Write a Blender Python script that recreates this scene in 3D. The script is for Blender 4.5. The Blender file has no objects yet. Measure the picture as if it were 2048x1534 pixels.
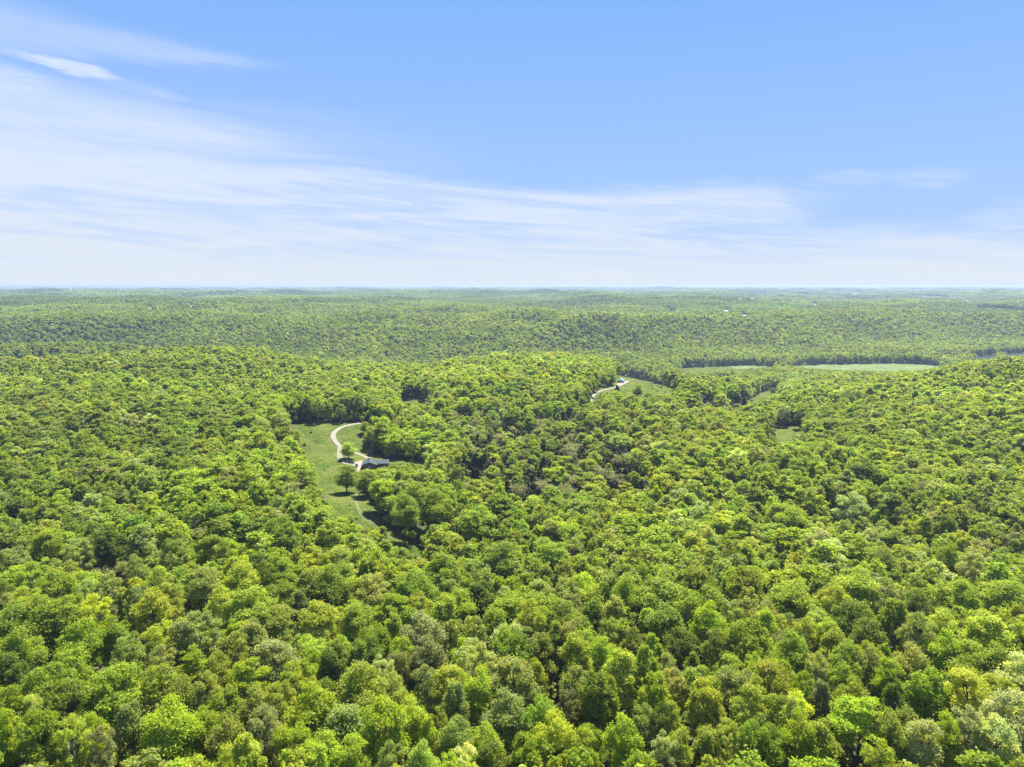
import bpy, math, numpy as np
from mathutils import Vector
R = math.radians
sc = bpy.context.scene
COL = sc.collection

# ------------------------------------------------------------------ camera
CAM_Z = 118.0
PITCH = 7.85
FPX = 1421.0                      # focal length in pixels of the 2048 px wide photograph
cam_d = bpy.data.cameras.new('camera'); cam = bpy.data.objects.new('camera', cam_d); COL.objects.link(cam)
cam.location = (0, 0, CAM_Z); cam.rotation_euler = (R(90 - PITCH), 0, 0)
cam_d.sensor_width = 36; cam_d.lens = 36 * FPX / 2048; cam_d.clip_start = 1; cam_d.clip_end = 120000
sc.camera = cam

# ------------------------------------------------------------------ light
SUN_EL, SUN_AZ = 62.0, 24.0       # azimuth measured from +Y (view direction) towards +X
sun_d = bpy.data.lights.new('sun', 'SUN'); sun = bpy.data.objects.new('sun', sun_d); COL.objects.link(sun)
sun_d.energy = 5.0; sun_d.angle = R(0.53); sun_d.color = (1.0, 0.95, 0.86)
sd = Vector((math.sin(R(SUN_AZ)) * math.cos(R(SUN_EL)), math.cos(R(SUN_AZ)) * math.cos(R(SUN_EL)), math.sin(R(SUN_EL))))
sun.rotation_euler = sd.to_track_quat('Z', 'Y').to_euler()

sc.view_settings.view_transform = 'Standard'; sc.view_settings.look = 'None'
sc.view_settings.gamma = 1; sc.view_settings.exposure = 1.34
cy = sc.cycles
cy.max_bounces = 8; cy.diffuse_bounces = 4; cy.transmission_bounces = 5; cy.glossy_bounces = 2
cy.transparent_max_bounces = 8; cy.volume_bounces = 0
cy.use_denoising = True
cy.use_adaptive_sampling = False
cy.denoising_prefilter = 'NONE'
cy.sample_clamp_indirect = 4

# ------------------------------------------------------------------ node helpers
class NB:
    """tiny node builder: every method returns an output socket"""
    def __init__(s, nt): s.nt = nt; s.L = nt.links
    def node(s, t, **kw):
        n = s.nt.nodes.new(t)
        for k, v in kw.items(): setattr(n, k, v)
        return n
    def put(s, sock, v):
        if isinstance(v, bpy.types.NodeSocket): s.L.new(v, sock)
        elif v is not None:
            try: sock.default_value = v
            except Exception: sock.default_value = (*v, 1)
    def m(s, op, a, b=None, c=None, clamp=False):
        n = s.node('ShaderNodeMath', operation=op); n.use_clamp = clamp
        s.put(n.inputs[0], a)
        if b is not None: s.put(n.inputs[1], b)
        if c is not None: s.put(n.inputs[2], c)
        return n.outputs[0]
    def mix(s, f, a, b, mode='MIX'):
        n = s.node('ShaderNodeMix', data_type='RGBA', blend_type=mode)
        s.put(n.inputs[0], f); s.put(n.inputs[6], a); s.put(n.inputs[7], b)
        return n.outputs[2]
    def ss(s, x, lo, hi):      # smoothstep
        n = s.node('ShaderNodeMapRange', interpolation_type='SMOOTHSTEP')
        s.put(n.inputs[0], x); s.put(n.inputs[1], lo); s.put(n.inputs[2], hi)
        return n.outputs[0]
    def noise(s, vec, scale, detail=4, rough=.55, dist=0.0):
        n = s.node('ShaderNodeTexNoise'); n.inputs['Scale'].default_value = scale
        n.inputs['Detail'].default_value = detail; n.inputs['Roughness'].default_value = rough
        n.inputs['Distortion'].default_value = dist
        if vec is not None: s.L.new(vec, n.inputs['Vector'])
        return n.outputs['Fac']
    def xyz(s, x, y, z):
        n = s.node('ShaderNodeCombineXYZ')
        for i, v in enumerate((x, y, z)): s.put(n.inputs[i], v)
        return n.outputs[0]

# ------------------------------------------------------------------ sky
def azel(px, py):
    a, b_ = (px - 1024) / FPX, (767 - py) / FPX; c_, s_ = math.cos(R(PITCH)), math.sin(R(PITCH))
    y_, z_ = c_ + b_ * s_, -s_ + b_ * c_
    return math.degrees(math.atan2(a, y_)), math.degrees(math.atan2(z_, math.hypot(a, y_)))
w = bpy.data.worlds.new('World'); sc.world = w; w.use_nodes = True
nt = w.node_tree; nt.nodes.clear(); B = NB(nt)
sky = B.node('ShaderNodeTexSky', sky_type='NISHITA'); sky.sun_disc = False
sky.sun_elevation = R(SUN_EL); sky.sun_rotation = R(SUN_AZ); sky.altitude = 200
sky.air_density = 1.0; sky.dust_density = 0.25; sky.ozone_density = 3.0
tc = B.node('ShaderNodeTexCoord'); sep = B.node('ShaderNodeSeparateXYZ'); B.L.new(tc.outputs['Generated'], sep.inputs[0])
X, Y, Z = sep.outputs
az = B.m('MULTIPLY', B.m('ARCTAN2', X, Y), 57.2958)          # degrees right of the view heading
el = B.m('MULTIPLY', B.m('ARCSINE', Z), 57.2958)             # degrees above the horizon
# cirrus: streaks drawn out along the wind, lying a few degrees off level
def streak_noise(sx, sy, seed, tilt, detail=5, rough=.55, dist=.6):
    e2 = B.m('ADD', el, B.m('MULTIPLY', az, tilt))
    return B.noise(B.xyz(B.m('MULTIPLY', az, sx), B.m('MULTIPLY', e2, sy), seed), 1.0, detail, rough, dist)
n1 = streak_noise(.045, .38, 3.1, .13)
n2 = streak_noise(.14, .9, 7.7, .10, 6, .6, .9)
n3 = streak_noise(.03, .16, 1.3, .10, 3)
n4 = streak_noise(.16, 1.3, 5.5, .10, 7, .62, 1.3)
n5 = streak_noise(.06, .75, 9.1, .07, 5, .6, 1.4)
warp = B.m('MULTIPLY', B.m('SUBTRACT', n1, .5), 3.0)
elw = B.m('ADD', el, warp)
def ell(a0, e0, wa, we, tilt=0.0, soft=1.0):                   # a soft elongated puff
    da = B.m('SUBTRACT', az, a0); de = B.m('ADD', B.m('SUBTRACT', B.m('ADD', el, B.m('MULTIPLY', B.m('SUBTRACT', n2, .5), we * 3.0)), e0), B.m('MULTIPLY', da, tilt))
    q = B.m('ADD', B.m('POWER', B.m('ABSOLUTE', B.m('DIVIDE', da, wa)), 2), B.m('POWER', B.m('ABSOLUTE', B.m('DIVIDE', de, we)), 2))
    return B.m('MULTIPLY', B.ss(q, 1.0 + soft, 1.0 - min(soft, .95)), B.m('MULTIPLY_ADD', B.ss(n4, .30, .62), .65, .35))
def wedge(a0, e0, a1, e1, w0, w1, fade=6.0):                  # a streak from (a0,e0) to (a1,e1), half widths w0 to w1
    t = B.m('DIVIDE', B.m('SUBTRACT', az, a0), a1 - a0)
    ec = B.m('MULTIPLY_ADD', t, e1 - e0, e0); hw = B.m('MAXIMUM', B.m('MULTIPLY_ADD', t, w1 - w0, w0), .05)
    d = B.m('DIVIDE', B.m('ABSOLUTE', B.m('SUBTRACT', B.m('ADD', el, B.m('ADD', B.m('MULTIPLY', B.m('SUBTRACT', n2, .5), 1.0), B.m('MULTIPLY', B.m('SUBTRACT', n4, .5), .3))), ec)), hw)
    body = B.ss(d, 1.25, .15)
    body = B.m('MULTIPLY', body, B.m('MULTIPLY_ADD', B.ss(n4, .32, .62), .3, .7))
    return B.m('MULTIPLY', body, B.ss(az, a1, a1 - fade))
def puff(px, py, wpx, hpx, tilt=0.0, soft=1.0):
    a_, e_ = azel(px, py); return ell(a_, e_, wpx / 25.0, hpx / 25.0, tilt, soft)
def band(x0, y0, x1, y1, h0, h1, fade=6.0):
    a0, e0 = azel(x0, y0); a1, e1 = azel(x1, y1); return wedge(a0, e0, a1, e1, h0 / 25.0, h1 / 25.0, fade)
# veil that fills the lower sky, its upper edge dropping to the right
top = B.m('ADD', B.m('MULTIPLY_ADD', az, -.045, 7.7), B.m('MULTIPLY', B.ss(az, 19, 24), -2.3))
veil = B.ss(B.m('SUBTRACT', B.m('ADD', el, B.m('MULTIPLY', B.m('SUBTRACT', n1, .5), 2.2)), top), .7, -1.1)
veil = B.m('MULTIPLY', veil, B.m('MULTIPLY_ADD', B.ss(n5, .34, .62), .62, .36))
veil = B.m('MULTIPLY', veil, B.m('MULTIPLY_ADD', B.ss(n2, .34, .6), .25, .75))
hz = B.ss(el, 4.4, 0.2)
leftveil = B.m('MULTIPLY', B.m('MULTIPLY', B.ss(az, 2, -30), B.ss(elw, 14.5, 9)), B.m('MULTIPLY', B.m('MULTIPLY_ADD', B.ss(n5, .30, .66), .50, .40), B.m('MULTIPLY_ADD', B.ss(n4, .34, .6), .08, .92)))
c = B.m('MULTIPLY', veil, .92)
def over(c, x, k): return B.m('SUBTRACT', 1.0, B.m('MULTIPLY', B.m('SUBTRACT', 1.0, c), B.m('SUBTRACT', 1.0, B.m('MULTIPLY', x, k))))
c = over(c, leftveil, .80)
c = over(c, band(-60, 40, 620, 137, 48, 6, 8), .42)
c = over(c, band(-60, 205, 740, 308, 75, 10, 14), .62)
c = over(c, band(-60, 310, 820, 352, 38, 12, 10), .70)
c = over(c, puff(-10, 152, 70, 16, .05, .9), .5)
c = over(c, puff(42, 112, 30, 8, .05, .9), .38)
c = over(c, puff(84, 123, 30, 8, .08, .8), .7)
c = over(c, puff(158, 138, 52, 11, .14, .8), .85)
c = over(c, puff(270, 176, 60, 9, .18, .9), .25)
c = over(c, puff(335, 188, 30, 6, .16, .9), .25)
c = over(c, puff(760, 354, 80, 13, .03, .9), .45)
c = over(c, puff(1420, 402, 200, 34, .03, .9), .5)
c = over(c, puff(1705, 357, 60, 13, .04, .95), .30)
c = over(c, puff(1862, 354, 52, 16, -.03, .95), .36)
c = over(c, puff(2030, 430, 70, 22, 0, .9), .4)
c = B.m('MULTIPLY', c, B.ss(el, 75, 35))
c = over(c, hz, .88)
K = 0.05 * 2 ** 1.34
def disp(r_, g_, b_): return (r_ / K, g_ / K, b_ / K, 1)      # a radiance that comes out as this linear picture value
clear = B.mix(B.ss(el, 26, 0), disp(.215, .475, 1.0), disp(.42, .62, 1.02))
base = B.mix(B.m('MULTIPLY', B.ss(el, 60, 20), .9), B.mix(1.0, sky.outputs[0], (1.0, 1.0, 1.2, 1), 'MULTIPLY'), clear)
cloud_col = B.mix(B.ss(el, 9, .5), disp(.74, .84, 1.02), disp(.77, .84, .93))
out = B.mix(c, base, cloud_col)
bg = B.node('ShaderNodeBackground'); bg.inputs[1].default_value = 0.05
B.L.new(out, bg.inputs[0])
wo = B.node('ShaderNodeOutputWorld'); B.L.new(bg.outputs[0], wo.inputs[0])

# ------------------------------------------------------------------ terrain height
rng = np.random.default_rng(11)
def vnoise(x, y, wl, seed):
    """smooth value noise in -1..1 for numpy arrays"""
    x = np.asarray(x, float) / wl + seed * 17.31; y = np.asarray(y, float) / wl + seed * 9.77
    xi = np.floor(x).astype(np.int64); yi = np.floor(y).astype(np.int64); fx = x - xi; fy = y - yi
    fx = fx * fx * fx * (fx * (fx * 6 - 15) + 10); fy = fy * fy * fy * (fy * (fy * 6 - 15) + 10)
    def h(a, b):
        n = (a * 374761393 + b * 668265263 + seed * 1442695041) & 0xffffffff
        n = ((n ^ (n >> 13)) * 1274126177) & 0xffffffff
        n = n ^ (n >> 16)
        return (n & 0xffff) / 32767.5 - 1
    return (h(xi, yi) * (1 - fx) + h(xi + 1, yi) * fx) * (1 - fy) + (h(xi, yi + 1) * (1 - fx) + h(xi + 1, yi + 1) * fx) * fy
cp, sp = math.cos(R(PITCH)), math.sin(R(PITCH))
def raydir(px, py):
    a = (px - 1024) / FPX; b = (767 - py) / FPX
    return np.array([a, cp + b * sp, -sp + b * cp])
def at_z(px, py, z):
    d = raydir(px, py); t = (z - CAM_Z) / d[2]
    return d[0] * t, d[1] * t, z
# control heights of the near hills: pixel seen in the photograph, ground height there
CP = [(745, 930, 0), (660, 870, 1), (690, 1000, -2), (840, 1110, -9), (640, 845, 1), (560, 1000, -8), (860, 935, -6), (950, 945, -12),
      (200, 1190, -30), (60, 1260, -22), (90, 1000, -14), (300, 1050, -16), (100, 860, -4), (380, 900, -8), (250, 760, 6), (80, 780, 0), (500, 740, 4), (800, 780, 2),
      (400, 1400, -14), (100, 1500, -12), (800, 1450, -10), (1100, 1500, -8), (700, 1250, -14),
      (1080, 960, -26), (1150, 1000, -26), (1180, 900, -24), (1000, 870, -18), (1240, 765, 6), (1180, 800, 0), (1300, 775, -2), (1345, 785, -9), (1100, 770, 4), (960, 800, 0),
      (1300, 900, -20), (1450, 900, -20), (1500, 800, -14), (1550, 785, -8), (1575, 865, -16), (1400, 850, -18), (1600, 780, -4), (1300, 1150, -16), (1500, 1350, -10), (1350, 1450, -8),
      (1700, 950, -10), (1800, 1150, -14), (1900, 1350, -8), (1950, 1500, -4), (1900, 850, 0), (2000, 760, 14), (1800, 780, 4), (2040, 1000, -6),
      (1400, 765, -30), (700, 720, 2), (1000, 740, -6), (1080, 748, -12), (1150, 748, -10), (1200, 752, -6), (1050, 760, -4)]
CPW = np.array([at_z(*q) for q in CP] + [(0, 60, -10), (-150, 60, -12), (150, 60, -8), (-900, 500, -8), (900, 500, -4), (-1100, 1000, 4), (1200, 1000, 10), (500, 1150, -16), (0, 0, -10), (-500, 0, -10), (500, 0, -8)])
def valley_y(x):
    x = np.asarray(x, float)
    return 1560 + 120 * np.sin(x / 520 - .6) + 120 * np.clip(x / 1000, 0, 3) ** 1.6 + .06 * np.abs(x)
def sst(a, b, v):
    t = np.clip((v - a) / (b - a), 0, 1); return t * t * (3 - 2 * t)
def valley_s(x, y):
    d = y - valley_y(x)
    x = np.asarray(x, float); wide = np.maximum(sst(150, 380, x), .8 * sst(430, 760, -x)); near = sst(-470 - 430 * wide, -150 - 150 * wide, d); far = 1 - sst(150, 480, d + 90 * vnoise(x, y, 330, 5))
    return near * far
def H(x, y):
    x = np.asarray(x, float); y = np.asarray(y, float)
    shp = np.broadcast(x, y).shape; xf = np.broadcast_to(x, shp).ravel(); yf = np.broadcast_to(y, shp).ravel()
    out = np.empty(xf.size)
    r = np.hypot(xf, yf)
    for s in range(0, xf.size, 60000):
        a = xf[s:s + 60000]; b = yf[s:s + 60000]
        k = np.ones_like(a) * 0; nearm = (np.hypot(a, b) < 2600)
        z = np.zeros_like(a)
        if nearm.any():
            da = a[nearm, None] - CPW[None, :, 0]; db = b[nearm, None] - CPW[None, :, 1]
            wgt = 1 / (da * da + db * db + 55. ** 2) ** 1.8
            z[nearm] = (wgt * CPW[None, :, 2]).sum(1) / wgt.sum(1)
        rr = np.hypot(a, b)
        blend = 1 - sst(1300, 2300, rr)
        far = 20 * vnoise(a / 2.4, b, 620, 14) * sst(2300, 3200, rr) + 13 * vnoise(a, b, 1000, 1) + 13 * vnoise(a, b, 420, 2) + 16 * vnoise(a, b, 2600, 3) + 16 + 14 * np.clip(rr / 20000, 0, 1) * (1 + vnoise(a, b, 4200, 8))
        rough = 4.5 * vnoise(a, b, 95, 4) + 17 * vnoise(a, b, 230, 6)
        z = z * blend + far * (1 - blend)
        S = valley_s(a, b)
        quiet = np.clip(1 - S * 1.2, 0, 1)
        # the mown hilltops stay smooth
        for (cx, cy_, cr) in ((-105, 470, 75), (165, 830, 90)):
            quiet = quiet * sst(.5, 1.6, np.hypot(a - cx, b - cy_) / cr)
        spur = 52 * np.exp(-((a + 900) / 330) ** 2 - ((b - 1420) / 150) ** 2) 
        z = z * (1 - S) - 66 * S + spur * S + rough * quiet * sst(60, 250, rr)
        out[s:s + 60000] = z
    return out.reshape(shp)
def hit(px, py, lift=0.0, tmin=90.):
    """first point where the pixel's line of sight meets ground + lift"""
    d = raydir(px, py); t = tmin
    T = tmin * 1.004 ** np.arange(0, 1500)
    P = d[None, :] * T[:, None]; z = CAM_Z + P[:, 2]
    g = z - (H(P[:, 0], P[:, 1]) + lift)
    i = np.argmax(g < 0)
    if g[i] >= 0: i = len(T) - 1
    a, b = T[max(i - 1, 0)], T[i]
    ga, gb = g[max(i - 1, 0)], g[i]
    t = a + (b - a) * (ga / (ga - gb) if ga != gb else 0)
    p = d * t
    return p[0], p[1], CAM_Z + p[2]
def project(x, y, z):
    zz = z - CAM_Z
    depth = y * cp - zz * sp; up = y * sp + zz * cp
    return 1024 + FPX * x / depth, 767 - FPX * up / depth, depth

# ------------------------------------------------------------------ open fields (outlines on the ground)
F = {
 'pasture': [(581,850),(600,847),(633,845),(680,845),(719,845),(737,843),(722,874),(732,889),(745,910),(775,918),(852,927),(852,931),(778,926),(776,931),(750,934),(722,941),(712,946),(700,940),(716,965),(718,985),(738,1003),(745,1030),(775,1052),(818,1082),(846,1096),(848,1116),(828,1104),(805,1082),(780,1086),(768,1050),(732,1054),(712,1026),(676,1030),(663,1015),(646,994),(629,972),(628,927),(601,895)],
 'side_strip': [(922,935),(962,939),(969,948),(936,950)],
 'small_glade': [(799,797),(842,795),(857,800),(846,808),(806,806)],
 'hilltop': [(1180,806),(1184,790),(1200,779),(1218,770),(1232,764),(1236,751),(1252,754),(1267,755),(1302,763),(1330,771),(1351,779),(1340,789),(1297,793),(1262,790),(1241,783),(1226,780),(1196,789),(1186,806)],
 'river_field': [(1361,737),(1400,734),(1490,731),(1555,733),(1419,744),(1366,747)],
 'river_meadow': [(1578,733),(1640,729),(1700,728),(1775,727),(1850,729),(1885,733),(1860,738),(1835,741),(1775,743),(1665,740)],
 'slope_field': [(1461,813),(1495,799),(1512,790),(1528,783),(1556,779),(1560,784),(1546,790),(1521,800),(1483,808),(1467,815)],
 'corner_field': [(1549,852),(1578,852),(1605,854),(1598,864),(1588,873),(1572,882),(1549,880)],
}
BARE = [(150,1198),(185,1170),(240,1142),(296,1136),(275,1180),(262,1205),(235,1218),(160,1214)]
def poly_mask(poly, W=2048, Hh=1534):
    m = np.zeros((Hh, W), bool)
    p = np.array(poly, float); y0, y1 = int(p[:, 1].min()), int(p[:, 1].max()) + 1; x0, x1 = int(p[:, 0].min()), int(p[:, 0].max()) + 1
    yy, xx = np.mgrid[y0:y1 + 1, x0:x1 + 1]
    q = inside(xx + .5, yy + .5, p); m[y0:y1 + 1, x0:x1 + 1] = q[:, :W - x0]
    return m
def inside(x, y, p):
    r = np.zeros(np.shape(x), bool); n = len(p)
    for i in range(n):
        xa, ya = p[i]; xb, yb = p[(i + 1) % n]
        if ya == yb: continue
        c_ = ((ya > y) != (yb > y)) & (x < (xb - xa) * (y - ya) / (yb - ya) + xa)
        r ^= c_
    return r
FW = {k: np.array([hit(px, py)[:2] for px, py in v]) for k, v in F.items()}
BW = np.array([hit(px, py)[:2] for px, py in BARE])
keep_clear = np.zeros((1534, 2048), bool)
for k, v in F.items(): keep_clear |= poly_mask(v)
RIVER = [(1950,714),(1975,716),(1990,714),(1990,718),(1950,718)], [(2012,708),(2048,705),(2048,711),(2016,712)]
for v in RIVER: keep_clear |= poly_mask(v)
FARMS = [(301,617,24,'long white metal barn in the forest left of centre, nearest of the far buildings','barn','w'),
         (357,612,14,'small pale farm building right of the long white barn','barn','g'),
         (381,613,18,'low pale shed furthest right in the group left of centre','shed','g'),
         (326,581,45,'white building as a speck near the left horizon','barn','w'),
         (140,578,50,'faint long pale building on the far left horizon','barn','g'),
         (17,587,40,'small pale barn at the far left edge of the forest','barn','g'),
         (1342,624,13,'small pinkish roofed farmhouse in the woods right of centre','farmhouse','b'),
         (1453,622,26,'long pale grey building in the woods below the right horizon','barn','g'),
         (1488,632,12,'small white house lowest of the far buildings on the right','farmhouse','w'),
         (1503,597,34,'bright white barn in the row of far buildings on the right','barn','w'),
         (1479,597,22,'small white house just left of the bright white far barn','farmhouse','w'),
         (1256,587,40,'orange brown building as a speck under the horizon at centre right','barn','b'),
         (1629,610,30,'low pale shed below the far fields on the right','shed','g'),
         (1607,589,45,'white far building under the right horizon, above the low pale shed','barn','w'),
         (1713,586,50,'pale far building under the horizon toward the right edge','barn','g'),
         (1934,602,36,'small pale building in the hazy forest near the right edge','barn','g')]
for (px, py, ln, *_r) in FARMS:
    keep_clear[int(py - 2):int(py + 2), int(px - 4):int(px + 5)] = True
HOUSE_PX = [(719,918),(778,916),(778,933),(748,935),(724,941)]
keep_clear |= poly_mask(HOUSE_PX)
keep_clear |= poly_mask([(1231,752),(1250,751),(1252,768),(1231,768)])
II = np.zeros((1535, 2049), np.int64); II[1:, 1:] = keep_clear.cumsum(0).cumsum(1)
def blocked(x0, y0, x1, y1):
    x0 = np.clip(x0, 0, 2048).astype(int); x1 = np.clip(np.maximum(x1, x0 + 1), 0, 2048).astype(int)
    y0 = np.clip(y0, 0, 1534).astype(int); y1 = np.clip(np.maximum(y1, y0 + 1), 0, 1534).astype(int)
    return (II[y1, x1] - II[y0, x1] - II[y1, x0] + II[y0, x0]) > 0
def in_fields(x, y, grow=0):
    r = np.zeros(np.shape(x), bool)
    for p in FW.values(): r |= inside(x, y, p)
    return r

# ------------------------------------------------------------------ materials
def material(name):
    m = bpy.data.materials.new(name); m.use_nodes = True; m.node_tree.nodes.clear()
    return m, NB(m.node_tree)
def finish(b, shader, disp=None):
    o = b.node('ShaderNodeOutputMaterial'); b.L.new(shader, o.inputs[0])
def leaf_material(name, trans=.54, gloss=.012):
    m, b = material(name)
    ins = b.node('ShaderNodeAttribute', attribute_type='INSTANCER', attribute_name='tint')
    lv = b.node('ShaderNodeAttribute', attribute_type='GEOMETRY', attribute_name='leafvar')
    v = lv.outputs['Fac']
    col = b.mix(1.0, ins.outputs['Color'], b.xyz(b.m('MULTIPLY_ADD', v, .50, .78), b.m('MULTIPLY_ADD', v, .38, .84), b.m('MULTIPLY_ADD', v, .4, .78)), 'MULTIPLY')
    gp = b.node('ShaderNodeNewGeometry').outputs['Position']; nn = b.noise(gp, .22, 2); n2_ = b.noise(gp, .9, 1)
    col = b.mix(1.0, col, b.xyz(b.m('MULTIPLY_ADD', nn, .55, .72), b.m('MULTIPLY_ADD', nn, .25, .87), b.m('MULTIPLY_ADD', n2_, .8, .6)), 'MULTIPLY')
    dif = b.node('ShaderNodeBsdfDiffuse'); b.L.new(col, dif.inputs[0])
    tr = b.node('ShaderNodeBsdfTranslucent'); b.L.new(b.mix(1.0, col, (1.35, 1.3, .45, 1), 'MULTIPLY'), tr.inputs[0])
    mx = b.node('ShaderNodeMixShader'); mx.inputs[0].default_value = trans
    b.L.new(dif.outputs[0], mx.inputs[1]); b.L.new(tr.outputs[0], mx.inputs[2])
    gl = b.node('ShaderNodeBsdfGlossy'); gl.inputs['Roughness'].default_value = .5; gl.inputs[0].default_value = (.9, .95, .85, 1)
    m2 = b.node('ShaderNodeMixShader'); m2.inputs[0].default_value = gloss
    b.L.new(mx.outputs[0], m2.inputs[1]); b.L.new(gl.outputs[0], m2.inputs[2])
    finish(b, m2.outputs[0]); return m
M_LEAF = leaf_material('foliage')
def plain(name, colr, rough=.8, var=.25, scale=1.0, metal=0.0, spec=.3):
    m, b = material(name)
    g = b.node('ShaderNodeNewGeometry'); n = b.noise(g.outputs['Position'], scale, 4)
    k = b.m('MULTIPLY_ADD', n, 2 * var, 1 - var)
    col = b.mix(1.0, (*colr, 1), b.xyz(k, k, k), 'MULTIPLY')
    p = b.node('ShaderNodeBsdfPrincipled'); b.L.new(col, p.inputs['Base Color'])
    p.inputs['Roughness'].default_value = rough; p.inputs['Metallic'].default_value = metal; p.inputs['Specular IOR Level'].default_value = spec
    finish(b, p.outputs[0]); return m
M_BARK = plain('bark', (.12, .095, .07), .9, .35, 2.0, spec=.1)
M_PALEBARK = plain('pale_bark', (.26, .235, .19), .9, .35, 1.0, spec=.1)
M_GRAVEL = plain('gravel', (.27, .245, .205), .95, .38, .5, spec=.1)
M_DIRT = plain('dirt_track', (.165, .175, .075), .95, .3, .5, spec=.05)
M_ROOF = plain('metal_roof', (.062, .085, .085), .7, .12, .3, .0, .15)
M_TEAL = plain('teal_roof', (.16, .34, .30), .65, .08, .3, .0, .2)
M_WALL = plain('light_wall', (.52, .53, .52), .8, .06, .8)
M_DWALL = plain('dark_wall', (.12, .10, .085), .8, .12, .8)
M_WHITE = plain('white_metal', (.55, .55, .55), .5, .05, .1)
M_GREYW = plain('pale_metal', (.45, .46, .47), .6, .06, .1)
M_BROWNW = plain('brick_red_metal', (.5, .3, .24), .7, .08, .1)
M_GLASS = plain('window_glass', (.03, .035, .04), .12, .05, .5, 0, .8)
M_CAR = [plain('black_car_paint', (.012, .014, .02), .2, .02, .5, 0, .7), plain('dark_blue_car_paint', (.02, .03, .07), .2, .02, .5, 0, .7),
         plain('charcoal_car_paint', (.05, .05, .055), .25, .02, .5, 0, .7), plain('silver_paint', (.45, .46, .48), .3, .02, .5, .3, .6)]
M_TYRE = plain('tyre_rubber', (.02, .02, .02), .9, .05, 2)
# ground: woodland floor, meadow grass and bare earth, told apart by what grows there
m, b = material('ground'); M_GROUND = m
g = b.node('ShaderNodeNewGeometry'); P = g.outputs['Position']
fa = b.node('ShaderNodeAttribute', attribute_type='GEOMETRY', attribute_name='meadow').outputs['Fac']
ba = b.node('ShaderNodeAttribute', attribute_type='GEOMETRY', attribute_name='bare').outputs['Fac']
dry = b.node('ShaderNodeAttribute', attribute_type='GEOMETRY', attribute_name='dry').outputs['Fac']
fine = b.noise(P, .35, 6, .65); mid = b.noise(P, .045, 4, .6); big = b.noise(P, .012, 3)
floor_ = b.mix(b.ss(fine, .35, .65), (.075, .095, .030, 1), (.12, .115, .06, 1))
grass = b.mix(b.ss(mid, .35, .65), (.066, .108, .015, 1), (.125, .150, .032, 1))
grass = b.mix(b.ss(fine, .50, .68), grass, (.175, .18, .070, 1))
grass = b.mix(b.m('MULTIPLY', b.ss(b.noise(P, .42, 5, .75), .53, .64), .8), grass, (.045, .065, .018, 1))
grass = b.mix(b.m('MULTIPLY', dry, b.ss(mid, .3, .55)), grass, (.17, .22, .085, 1))
soil = b.mix(b.ss(fine, .4, .6), (.11, .085, .055, 1), (.20, .155, .115, 1))
col = b.mix(fa, floor_, grass); col = b.mix(ba, col, soil)
dif = b.node('ShaderNodeBsdfDiffuse'); b.L.new(col, dif.inputs[0])
bm_ = b.node('ShaderNodeBump'); bm_.inputs['Strength'].default_value = .9; bm_.inputs['Distance'].default_value = .8
b.L.new(b.noise(P, .8, 4, .7), bm_.inputs['Height']); b.L.new(bm_.outputs[0], dif.inputs['Normal'])
finish(b, dif.outputs[0])
m, b = material('river_water'); M_WATER = m
p = b.node('ShaderNodeBsdfPrincipled'); p.inputs['Base Color'].default_value = (.10, .11, .085, 1); p.inputs['Roughness'].default_value = .12
g = b.node('ShaderNodeNewGeometry'); bm_ = b.node('ShaderNodeBump'); bm_.inputs['Strength'].default_value = .15
b.L.new(b.noise(g.outputs['Position'], .5, 3), bm_.inputs['Height']); b.L.new(bm_.outputs[0], p.inputs['Normal']); finish(b, p.outputs[0])

# ------------------------------------------------------------------ mesh helpers
def make_mesh(name, V, Fc, mats, midx=None, smooth=False):
    """V (n,3); Fc (m,4) or (m,3) int array, or list of arrays of both"""
    me = bpy.data.meshes.new(name)
    if not isinstance(Fc, list): Fc = [Fc]
    Fc = [np.asarray(f, np.int32) for f in Fc if len(f)]
    V = np.asarray(V, np.float32)
    nl = sum(f.size for f in Fc); npoly = sum(len(f) for f in Fc)
    me.vertices.add(len(V)); me.vertices.foreach_set('co', V.ravel())
    me.loops.add(nl); me.loops.foreach_set('vertex_index', np.concatenate([f.ravel() for f in Fc]))
    tot = np.concatenate([np.full(len(f), f.shape[1], np.int32) for f in Fc])
    st = np.concatenate([[0], np.cumsum(tot)[:-1]]).astype(np.int32)
    me.polygons.add(npoly); me.polygons.foreach_set('loop_start', st)
    try: me.polygons.foreach_set('loop_total', tot)
    except Exception: pass
    for mt in mats: me.materials.append(mt)
    if midx is not None: me.polygons.foreach_set('material_index', np.asarray(midx, np.int32))
    if smooth: me.polygons.foreach_set('use_smooth', np.ones(npoly, bool))
    me.update(calc_edges=True); me.validate()
    return me
def link(name, me, parent=None, loc=None, rz=None):
    o = bpy.data.objects.new(name, me); COL.objects.link(o)
    if parent: o.parent = parent
    if loc is not None: o.location = loc
    if rz is not None: o.rotation_euler = (0, 0, rz)
    return o
def empty(name, loc, rz=0):
    o = bpy.data.objects.new(name, None); COL.objects.link(o); o.location = loc; o.rotation_euler = (0, 0, rz); o.empty_display_size = .5
    return o
def tag(o, label=None, cat=None, group=None, kind=None):
    if label: o['label'] = label
    if cat: o['category'] = cat
    if group: o['group'] = group
    if kind: o['kind'] = kind
    return o
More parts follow.
